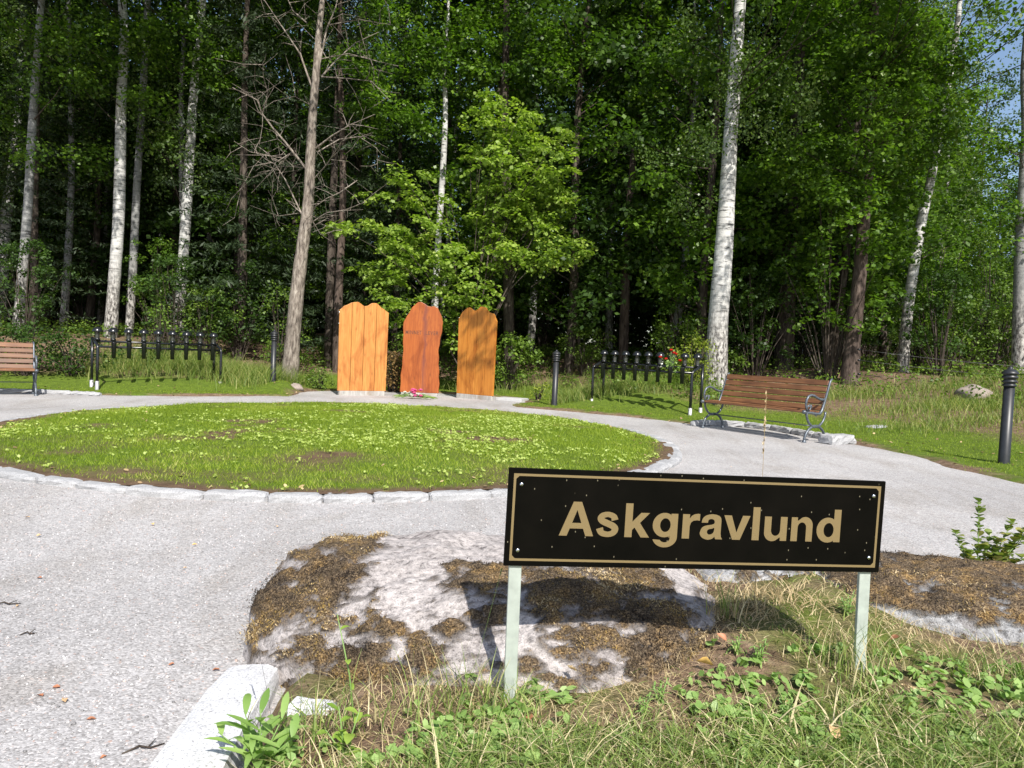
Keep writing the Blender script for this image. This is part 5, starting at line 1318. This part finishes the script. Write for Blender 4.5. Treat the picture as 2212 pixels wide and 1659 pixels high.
# -- woodland behind: copies
protos = {'birch': [proto_tree('birch', 40), proto_tree('birch', 41)], 'broad': [proto_tree('broad', 42), proto_tree('broad', 43), proto_tree('broad', 44)],
          'dark': [proto_tree('dark', 45), proto_tree('dark', 46)], 'spruce': [proto_tree('spruce', 47)]}
used = set()
def put(pr, x, y, s, rz, label, group, cat='tree', drop=0.1):
    o = pr if id(pr) not in used else copy_tree(pr); used.add(id(pr))
    o.location = (x, y, hz(x, y) - drop); o.scale = (s, s, s * random.uniform(.92, 1.1)); o.rotation_euler = (0, 0, rz)
    tag(o, label, cat, group); return o
LB = {'birch': 'pale-stemmed birch among the crowded trees deep in the wood', 'broad': 'leafy deciduous tree among the crowded trees deep in the wood',
      'dark': 'dark-leaved tree in the shade deep in the wood', 'spruce': 'dark spruce with drooping boughs deep in the wood'}
rs = random.Random(50); placed = []
tries = 0
while len(placed) < 118 and tries < 9000:
    tries += 1
    y = rs.uniform(19.6, 44) if rs.random() < .72 else rs.uniform(19.2, 27); x = rs.uniform(-.78 * y - 2, .78 * y + 2)
    if sdist([x], [y])[0] < 3.0: continue
    mind = 2.1 if y < 30 else 2.6
    if any((x - a) ** 2 + (y - b_) ** 2 < mind ** 2 for a, b_ in placed): continue
    u = x / y * F
    if u > 840 and (y < 31 or rs.random() < .6): continue
    if abs(u - 175) < 40 + 2.3 / y * F and rs.random() < .85: continue
    if abs(u + 143) < 2.4 / y * F and y > 23 and rs.random() < .8: continue
    # gaps of sky beside the hazel
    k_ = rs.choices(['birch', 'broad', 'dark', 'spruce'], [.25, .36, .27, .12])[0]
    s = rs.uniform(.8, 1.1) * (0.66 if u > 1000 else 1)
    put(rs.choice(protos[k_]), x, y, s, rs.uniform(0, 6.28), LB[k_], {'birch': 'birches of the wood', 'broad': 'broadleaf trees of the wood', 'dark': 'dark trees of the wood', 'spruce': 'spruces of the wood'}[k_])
    placed.append((x, y))
# understorey
bushes = [proto_bush(60, 2.3, 1.1, 'bush'), proto_bush(61, 3.2, 1.3, 'dark', .09, 60), proto_bush(62, 1.5, .8, 'bush', .06, 34), proto_bush(63, 4.2, 1.5, 'oak', .09, 80)]
bl_ = ['mid-green bush growing under the trees', 'tall dark bush growing under the trees', 'small fresh green bush growing under the trees', 'leafy young tree-like bush growing under the trees']
n_ = 0; tries = 0; bpl = []
while n_ < 74 and tries < 5000:
    tries += 1; y = rs.uniform(17.2, 36); x = rs.uniform(-.76 * y - 1, .76 * y + 1)
    sdv_ = sdist([x], [y])[0]
    if sdv_ < 3.2: continue
    if any((x - a) ** 2 + (y - b_) ** 2 < 1.3 ** 2 for a, b_ in bpl): continue
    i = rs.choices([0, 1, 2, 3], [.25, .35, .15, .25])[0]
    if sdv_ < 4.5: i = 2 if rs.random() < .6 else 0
    if x / y < -.15 and rs.random() < .75: i = 1  # dark-leaved kind puts the left wood's shade into leaf colour
    if .12 < x / y < .52 and rs.random() < .65: i = 1  # shade right of centre likewise given by darker leaves
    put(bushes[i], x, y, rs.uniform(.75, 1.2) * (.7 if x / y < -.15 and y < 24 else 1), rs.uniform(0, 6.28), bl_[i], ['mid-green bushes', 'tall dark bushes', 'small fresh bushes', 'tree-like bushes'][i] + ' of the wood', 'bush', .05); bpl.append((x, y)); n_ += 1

# individual small plants near the clearing
def one_bush(px, py, Y, h, r, m, label, seed, leaf=.06, n=24, per=34, cat='bush', name='bush'):
    o = proto_bush(seed, h, r, m, leaf, n, per, name); p = at(px, py, Y); o.location = (p.x, p.y, hz(p.x, p.y) - .05); tag(o, label, cat); return o
one_bush(1495, 800, 15.9, 1.25, .38, 'sap', 'yellow-green sapling glowing beside the foot of the large birch', 70, .05, 34, 40, 'sapling', 'sapling')
one_bush(692, 800, 17.2, .55, .32, 'bush', 'low dark green bush on the soil heap left of the golden board', 71, .045)
one_bush(850, 800, 18.0, .95, .42, 'brown', 'withered brown bush between the golden board and the red slab', 72, .05, 34, 46)
one_bush(610, 640, 18.4, 2.3, .55, 'bush', 'light-leaved shrub hugging the foot of the bare tree', 73, .055, 34, 34)
one_bush(345, 740, 16.8, 1.3, .35, 'bush', 'young leafy sapling just behind the empty rack', 74, .06, 14, 24, 'sapling', 'sapling')
one_bush(60, 760, 14.6, 1.0, .8, 'dark', 'dark bush behind the cut-off bench', 75, .06, 40, 36)
one_bush(160, 780, 15.0, .9, .7, 'dark', 'dark bush between the cut-off bench and the empty rack', 76, .06, 36, 36)
one_bush(320, 790, 16.4, .6, .7, 'dark', 'low dark bush in shade beneath the empty rack', 77, .05, 30, 30)
one_bush(450, 660, 19.0, 1.9, .8, 'bush', 'olive-green shrub in the shade right behind the empty rack', 78, .06, 44, 40)
one_bush(1100, 800, 19.0, 1.4, .8, 'bush', 'leafy shrub behind the amber board', 79, .07, 40, 40)
one_bush(1580, 780, 18.0, 1.0, .5, 'bush', 'green shrub just right of the large birch trunk', 80, .06, 26, 40)
one_bush(2080, 740, 18.5, 1.9, .9, 'bush', 'bright shrub in the gap between the leaning birch and the picture edge', 81, .06, 60, 44)
one_bush(2010, 640, 19.5, 3.2, 1.0, 'oak', 'tall leafy shrub beside the leaning birch', 82, .07, 80, 44)
one_bush(2150, 600, 19.0, 3.8, 1.0, 'bush', 'tall sunlit shrub behind the nearest bollard', 83, .07, 90, 44)
one_bush(1640, 650, 20.0, 2.2, .8, 'bush', 'half-shaded shrub behind the bench backrest', 84, .07, 50, 40)
one_bush(1165, 815, 16.6, .42, .22, 'weedlime' if False else 'sap', 'small broad-leaved seedling between the amber board and the middle bollard', 85, .06, 8, 14, 'plant', 'seedling')
o = one_bush(1480, 640, 19.6, 2.6, .9, 'oak', 'leafy shrub behind the roses', 86, .07, 60, 40)
o = one_bush(520, 620, 19.5, 2.6, .9, 'dark', 'dark shrub left of the bare tree trunk', 87, .08, 60, 40)

# far-off wood mass closing the view
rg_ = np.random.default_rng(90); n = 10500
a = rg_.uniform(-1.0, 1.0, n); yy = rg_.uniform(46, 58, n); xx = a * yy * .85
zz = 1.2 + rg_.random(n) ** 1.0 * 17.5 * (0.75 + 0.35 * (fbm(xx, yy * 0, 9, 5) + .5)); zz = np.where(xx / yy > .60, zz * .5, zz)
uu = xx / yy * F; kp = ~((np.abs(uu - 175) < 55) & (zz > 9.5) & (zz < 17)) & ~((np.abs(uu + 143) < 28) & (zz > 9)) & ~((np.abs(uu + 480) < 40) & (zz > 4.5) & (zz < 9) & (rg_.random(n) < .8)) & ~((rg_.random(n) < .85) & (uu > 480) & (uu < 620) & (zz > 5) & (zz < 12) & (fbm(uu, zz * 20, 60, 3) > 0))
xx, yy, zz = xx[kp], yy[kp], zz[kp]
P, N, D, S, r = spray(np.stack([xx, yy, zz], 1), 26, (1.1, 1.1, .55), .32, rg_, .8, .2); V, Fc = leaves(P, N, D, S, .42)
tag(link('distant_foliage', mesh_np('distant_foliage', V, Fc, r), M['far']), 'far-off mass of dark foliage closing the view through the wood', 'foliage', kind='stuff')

# ------------------------------------------------------------------ WIRE FENCE at the right edge of the wood
wf = empty('wire_fence', at(1850, 800, 17.0)); tag(wf, 'thin wire fence strung from the red-brown trunk past the leaning birch', 'fence')
o0 = Vector(wf.location)
for y1, y2 in ((755, 800), (778, 822), (808, 845), (832, 866)):
    a, b_ = at(1856, y1, 16.95) - o0, at(2330, y2, 15.2) - o0
    pts = [a.lerp(b_, s / 8) - Vector((0, 0, .05 * math.sin(math.pi * s / 8))) for s in range(9)]
    MB().tube(pts, .0035, 4).build('wire', M['wire'], wf)
    MB().lathe(a, [(.0001, -.04), (.02, -.035), (.028, 0), (.02, .035), (.0001, .04)], 10, Matrix.Rotation(math.pi / 2, 3, 'Y')).build('insulator', M['blackmetal'], wf)

# ------------------------------------------------------------------ FOREGROUND PLANTS
def curved_leaf(mb_v, mb_f, rn, base, az, L, w, rise, droop, rnd, fold=.25):
    n = 5; b0 = len(mb_v); d = Vector((math.cos(az), math.sin(az), 0)); s = Vector((-math.sin(az), math.cos(az), 0))
    for i in range(n + 1):
        t_ = i / n; c_ = base + d * (L * t_ * math.cos(rise)) + Vector((0, 0, L * (math.sin(rise) * t_ - droop * t_ * t_)))
        ww = w * (math.sin(math.pi * min(1, t_ * .92 + .06)) ** .8) * .5
        mb_v += [c_ - s * ww + Vector((0, 0, ww * fold)), c_, c_ + s * ww + Vector((0, 0, ww * fold))]
    for i in range(n):
        k_ = b0 + i * 3; mb_f.append((k_, k_ + 1, k_ + 4, k_ + 3)); mb_f.append((k_ + 1, k_ + 2, k_ + 5, k_ + 4)); rn += [rnd, rnd]
def plant(name, loc, label, mat_leaf, stems, leafL, leafW, per, cat='plant', seed=0, rise=(.3, 1.0), group=None, stem_m='stem'):
    """stems: list of (dx,dy,height)"""
    rg = random.Random(seed); t = empty(name, loc); tag(t, label, cat, group); sv = MB(); V = []; Fc = []; rn = []
    for (dx, dy, h) in stems:
        tip = Vector((dx, dy, h)); sv.tube([(dx * .1, dy * .1, -.02), (dx * .45, dy * .45, h * .5), tip], [.0028, .0022, .0012], 5)
        for i in range(per):
            f_ = (i + .5) / per; p = Vector((dx * f_ ** 1.3, dy * f_ ** 1.3, h * f_)); az = i * 2.4 + rg.uniform(-.3, .3)
            curved_leaf(V, Fc, rn, p, az, leafL * rg.uniform(.7, 1.15) * (1 - .35 * f_), leafW * rg.uniform(.8, 1.2) * (1 - .25 * f_), rg.uniform(*rise), rg.uniform(.1, .5), rg.random())
    sv.build('stem', M[stem_m], t)
    me = mesh_np('leaves', np.array([tuple(v) for v in V]), np.array(Fc), rn, True); link('leaves', me, M[mat_leaf], t); return t
def gpt(px, py, Y):
    p = at(px, py, Y); return (p.x, p.y, hz(p.x, p.y))
plant('weed', gpt(560, 1655, 1.72), 'bushy light green weed with long pointed leaves beside the white kerb block', 'weed', [(-.10, .0, .09), (-.05, .03, .13), (.0, 0, .15), (.05, .02, .13), (.09, -.02, .10), (0, -.06, .08)], .125, .024, 7, seed=1)
plant('weed', gpt(745, 1650, 1.74), 'lime green weed with rounded leaves and one tall reddish stalk', 'weedlime', [(-.02, 0, .13), (.03, .01, .12), (-.05, .0, .07)], .055, .026, 5, seed=2)
plant('weed', gpt(775, 1600, 1.84), 'tall thin stalk with sparse lime leaves rising before the mossy boulder', 'weedlime', [(-.07, .02, .30)], .05, .018, 4, seed=3)
for i, (px, py, Y, s, lab) in enumerate([(1425, 1530, 1.95, 1.0, 'feathery pale green weed below the big yellow leaf'), (1640, 1440, 2.15, 1.0, 'feathery pale green weed beneath the right half of the sign, nearer the middle'), (1590, 1420, 2.2, .8, 'small feathery weed next to the sign shadow end'),
                                        (1830, 1330, 2.45, 1.2, 'tall feathery weed just left of the right sign post'), (1700, 1560, 1.85, .8, 'small feathery weed in the grass below the right half of the sign'), (2080, 1440, 2.15, .8, 'feathery weed at the foot of the flat grey boulder'),
                                        (1390, 1560, 1.9, .8, 'small feathery weed beside the larger one below the yellow leaf'), (1860, 1600, 1.82, .7, 'tiny feathery weed low in the grass under the right post')]):
    plant('weed', gpt(px, py, Y), lab, 'weed', [(0, 0, .055 * s), (.02 * s, .01, .07 * s), (-.02 * s, .0, .05 * s)], .034 * s, .007, 13, seed=10 + i, rise=(.0, .9), group='feathery weeds on the bank')
for i, (px, py, Y, lab) in enumerate([(1210, 1500, 1.98, 'grey-green rosette weed right of the left sign post'), (1150, 1480, 2.0, 'small grey-green rosette weed at the left sign post'), (1330, 1640, 1.78, 'broad-leaved weed at the bottom of the bank, below the sign'), (940, 1620, 1.80, 'broad-leaved weed in the long grass left of the left sign post')]):
    plant('weed', gpt(px, py, Y), lab, 'weed', [(0, 0, .02), (.02, 0, .03)], .06, .022, 5, seed=30 + i, rise=(.2, .6), group='rosette weeds on the bank')
# shrub behind the flat boulder
st = [(-.02, 0, .42), (.05, .02, .28), (.13, 0, .34), (.20, .03, .26), (-.10, .02, .28), (.24, 0, .36), (.07, -.03, .2), (.16, -.04, .2), (-.06, -.02, .2), (.10, .04, .24), (.18, .0, .30), (-.12, 0, .16)]
p = at(2110, 1290, 3.12)
plant('shrub', (p.x, p.y, 0.12), 'leafy olive-green shrub sprouting behind the flat grey boulder', 'shrubleaf', st, .050, .050, 34, 'shrub', 44, (.3, 1.1))
plant('shrub', (p.x + .30, p.y + .05, 0.12), 'lower twigs of the olive-green shrub at the very edge of the picture', 'shrubleaf', [(0, 0, .34), (.08, 0, .3), (-.06, 0, .26), (.03, .02, .2)], .05, .050, 30, 'shrub', 45, (.3, 1.1))

def stalk(base, tip, label, r=.0011, head=.12, seed=0, m='straw', sc=1.0):
    rg = np.random.default_rng(seed); base, tip = Vector(base), Vector(tip); t = empty('grass_stalk', base); tag(t, label, 'grass stalk')
    L = tip - base; mb = MB(); mb.tube([(0, 0, 0), L * .5 + Vector((.004, 0, 0)), L], [r, r * .8, r * .5], 5); o = mb.build('stem', M[m], t)
    n = 46; f_ = 1 - rg.random(n) * head; P = np.array([tuple(L * a) for a in f_]) + rg.normal(size=(n, 3)) * .0016 * sc
    D = np.array([tuple(L.normalized())] * n) + rg.normal(size=(n, 3)) * .22; V, Fc = leaves(P, rg.normal(size=(n, 3)), D, .014 * sc * (0.7 + .6 * rg.random(n)), .16)
    s = link('seed_head', mesh_np('seed_head', V, Fc, .5 + .5 * rg.random(n)), M[m], t); return t
b_ = gpt(1632, 1250, 2.55); stalk(b_, at(1656, 845, 2.55), 'tall straw coloured grass stalk with seed head rising above the sign', .0011, .29, 1, sc=1.15)
stalk(gpt(600, 1640, 1.75), at(545, 1335, 1.85), 'hair-thin grass stalk above the white kerb block', .0005, .22, 2, 'moss', .7)
stalk(gpt(985, 1600, 1.85), at(1084, 1478 - 250, 2.0), 'thin green grass stalk left of the left post', .0006, .05, 3, 'blade', .5)
stalk(gpt(2150, 1560, 1.95), at(1945, 1478, 1.9), 'pale bent stalk lying across the grass under the right post', .001, .25, 4)
stalk(gpt(1500, 1600, 1.85), at(1230, 1440, 2.05), 'straw coloured stem bent across the bank between the posts', .0008, .05, 5)

# dry tuft at the middle of the bank
rg_ = np.random.default_rng(95)
def tuft(px, py, Y, n, h, m, label, seed, spread=.05, lean=.9):
    rg = np.random.default_rng(seed); b = Vector(gpt(px, py, Y)); P = np.array(tuple(b)) * 0 + np.stack([rg.normal(size=n) * spread, rg.normal(size=n) * spread * .6, np.zeros(n)], 1)
    V, Fc, k_ = blades(P, h * (.5 + .7 * rg.random(n)), .002 + .002 * rg.random(n), lean * (.3 + rg.random(n)), rg, 5)
    o = link('grass_tuft', mesh_np('grass_tuft', V, Fc, np.repeat(rg.random(n), k_)), M[m]); o.location = b; tag(o, label, 'grass tuft'); return o
tuft(1600, 1320, 2.5, 150, .06, 'straw', 'matted dry straw tuft behind the sign shadow', 1, .10, 1.5)
tuft(1700, 1290, 2.6, 150, .08, 'straw', 'wider dry straw tuft beside the small pale stone', 2, .12, 1.5)
tuft(1575, 1330, 2.45, 26, .16, 'blade', 'upright green grass tuft at the end of the sign shadow', 3, .03, .4)
tuft(1850, 1480, 2.1, 110, .16, 'blade', 'long green grass tuft around the foot of the right post', 4, .07, .6)
tuft(1110, 1560, 1.93, 90, .10, 'blade', 'green grass tuft around the foot of the left post', 5, .06, .7)
tuft(960, 1560, 1.90, 120, .17, 'blade', 'long thin green grass in front of the mossy boulder', 6, .10, .6)
tuft(700, 1600, 1.86, 110, .12, 'blade', 'fresh green grass tuft at the short granite block', 7, .08, .8)
tuft(2190, 1480, 2.1, 120, .15, 'blade', 'long grass tuft before the flat grey boulder', 8, .10, .7)

# ------------------------------------------------------------------ FALLEN LEAVES AND TWIGS
def fallen(loc, s, m, label, seed, group=None, tilt=.25):
    rg = random.Random(seed); n = 10; mb = MB(); vs = [Vector((0, 0, 0))]
    prof = [1.0, .82, .66, .52, .62, .75, .62, .52, .66, .82]
    for i in range(n):
        a = 2 * math.pi * i / n; r_ = s * prof[i] * rg.uniform(.85, 1.1) * .5; vs.append(Vector((math.cos(a) * r_, math.sin(a) * r_ * .8, abs(math.sin(a)) * s * rg.uniform(.08, .28))))
    mb.add(vs, [(0, i + 1, (i + 1) % n + 1) for i in range(n)], True); o = mb.build('fallen_leaf', M[m]); o.location = loc
    o.rotation_euler = (rg.uniform(-tilt, tilt), rg.uniform(-tilt, tilt), rg.uniform(0, 6.28)); tag(o, label, 'leaf', group); return o
def fl(px, py, Y, s, m, label, seed, dz=.02, tilt=.25):
    x, y, z = gpt(px, py, Y); o = fallen((x, y, z + dz), s, m, label, seed, None, tilt); return o
fl(1520, 1450, 2.12, .062, 'leaf_yellow', 'large curled yellow leaf lying on the bank beneath the sign', 1, .035, .7)
fl(1560, 1395, 2.25, .04, 'leaf_rust', 'small rust-red leaf in the grass above the yellow leaf', 2, .03, .6)
fl(1140, 1590, 1.85, .05, 'leaf_rust', 'dark rust leaf near the foot of the left post', 3)
fl(1795, 1650, 1.76, .06, 'leaf_tan', 'crumpled tan leaf at the bottom of the bank', 4, .03, .5)
fl(1295, 1620, 1.82, .035, 'leaf_tan', 'pale curled leaf in the grass below the sign', 5, .03, .8)
fl(1690, 1525, 1.95, .03, 'leaf_rust', 'tiny red-brown leaf in the grass under the sign', 6)
fl(1930, 1385, 2.25, .04, 'leaf_rust', 'orange leaf beside the flat boulder near the right post', 7, .03, .7)
fl(1180, 1590 + 20, 1.8, .03, 'leaf_tan', 'small tan leaf close to the dark rust leaf', 8)
fl(1290, 1345 + 90, 2.1, .03, 'leaf_yellow', 'small orange-yellow leaf on the soil right of the left post', 9)
for i, (px, py, m) in enumerate([(38, 1312, 'leaf_tan'), (120, 1490, 'leaf_rust'), (140, 1518, 'leaf_tan'), (225, 1651 - 10, 'leaf_rust'), (195, 1580 - 20, 'leaf_rust'), (420, 1150 + 30, 'leaf_yellow'), (592, 1312 - 20, 'leaf_yellow'), (84, 1252, 'leaf_rust'), (85, 1160, 'leaf_tan'), (400, 1230, 'leaf_tan'),
                                 (466, 1472 - 20, 'leaf_rust'), (530, 1488 - 20, 'leaf_tan'), (370, 1440, 'leaf_rust'), (88, 1428 + 80, 'leaf_rust'), (590, 1440 - 20, 'leaf_rust'), (455, 1570, 'leaf_yellow'), (600, 1140, 'leaf_tan'), (330, 1075 + 60, 'leaf_yellow'), (1580, 1010, 'leaf_tan'), (1480, 960, 'leaf_yellow'), (60, 1120, 'leaf_tan')]):
    p = gp(px, py, 0.0)
    fallen((p.x, p.y, .008), .022 + .006 * (i % 3), m, 'small dry leaf fragment lying on the pale gravel', 20 + i, 'dry leaf fragments on the gravel', .1)
for i, (px, py, L_, rz, lab) in enumerate([(60, 1405 - 30, .05, .3, 'short dark twig on the gravel near the left edge'), (310, 1625, .10, .5, 'thin twig on the gravel beside the white kerb block'), (1720, 1190 - 10, .22, 2.8, 'dark bent twig on the gravel beyond the sign'), (12, 1310, .10, .2, 'dry twig at the left picture edge on the gravel')]):
    p = gp(px, py, 0.0); o = MB().tube([(-L_ / 2, 0, .004), (-.1 * L_, .012, .010), (.15 * L_, -.004, .008), (L_ / 2, .01, .005)], [.002, .003, .0025, .0015], 6).tube([(.1 * L_, 0, .008), (.3 * L_, .03, .012)], [.002, .001], 5).build('twig', M['bark'])
    o.location = (p.x, p.y, 0.003); o.rotation_euler = (0, 0, rz); tag(o, lab, 'twig')

# ------------------------------------------------------------------ LIGHT, SKY, CAMERA
w = bpy.data.worlds.new('World'); scene.world = w; w.use_nodes = True; nt = w.node_tree
sky = nt.nodes.new('ShaderNodeTexSky'); sky.sky_type = 'NISHITA'; sky.sun_disc = False
EL = R(45); toward = Vector((0.318, -0.948, 1.0)).normalized(); EL = math.asin(toward.z); az = math.atan2(toward.x, toward.y)
sky.sun_elevation = EL; sky.sun_rotation = az; sky.air_density = 1.0; sky.dust_density = 1.5; sky.ozone_density = 1.0
bg = nt.nodes['Background']; bg.inputs['Strength'].default_value = 0.12; nt.links.new(sky.outputs[0], bg.inputs[0])
sl = bpy.data.lights.new('sun', 'SUN'); sl.energy = 4.8; sl.angle = R(0.5); sl.color = (1.0, 0.955, 0.88)
so = bpy.data.objects.new('sun', sl); COL.objects.link(so); so.rotation_euler = (-toward).to_track_quat('-Z', 'Y').to_euler()

cam = bpy.data.cameras.new('camera'); cam.sensor_width = 36; cam.lens = 36 * F / 2212; cam.clip_end = 3000; cam.clip_start = .02
co = bpy.data.objects.new('camera', cam); COL.objects.link(co)
c, s = math.cos(ROLL), math.sin(ROLL)
rgt = RT0 * c + UP0 * s; upv = RT0 * (-s) + UP0 * c; bk = -FW
co.matrix_world = Matrix(((rgt.x, upv.x, bk.x, CAM.x), (rgt.y, upv.y, bk.y, CAM.y), (rgt.z, upv.z, bk.z, CAM.z), (0, 0, 0, 1)))
scene.camera = co
vs_ = scene.view_settings; vs_.view_transform = 'Standard'; vs_.look = 'None'; vs_.gamma = 1.0; vs_.exposure = 0.58
scene.render.engine = 'CYCLES'
scene.cycles.max_bounces = 6; scene.cycles.diffuse_bounces = 3; scene.cycles.transmission_bounces = 4; scene.cycles.transparent_max_bounces = 4
scene.cycles.use_denoising = True
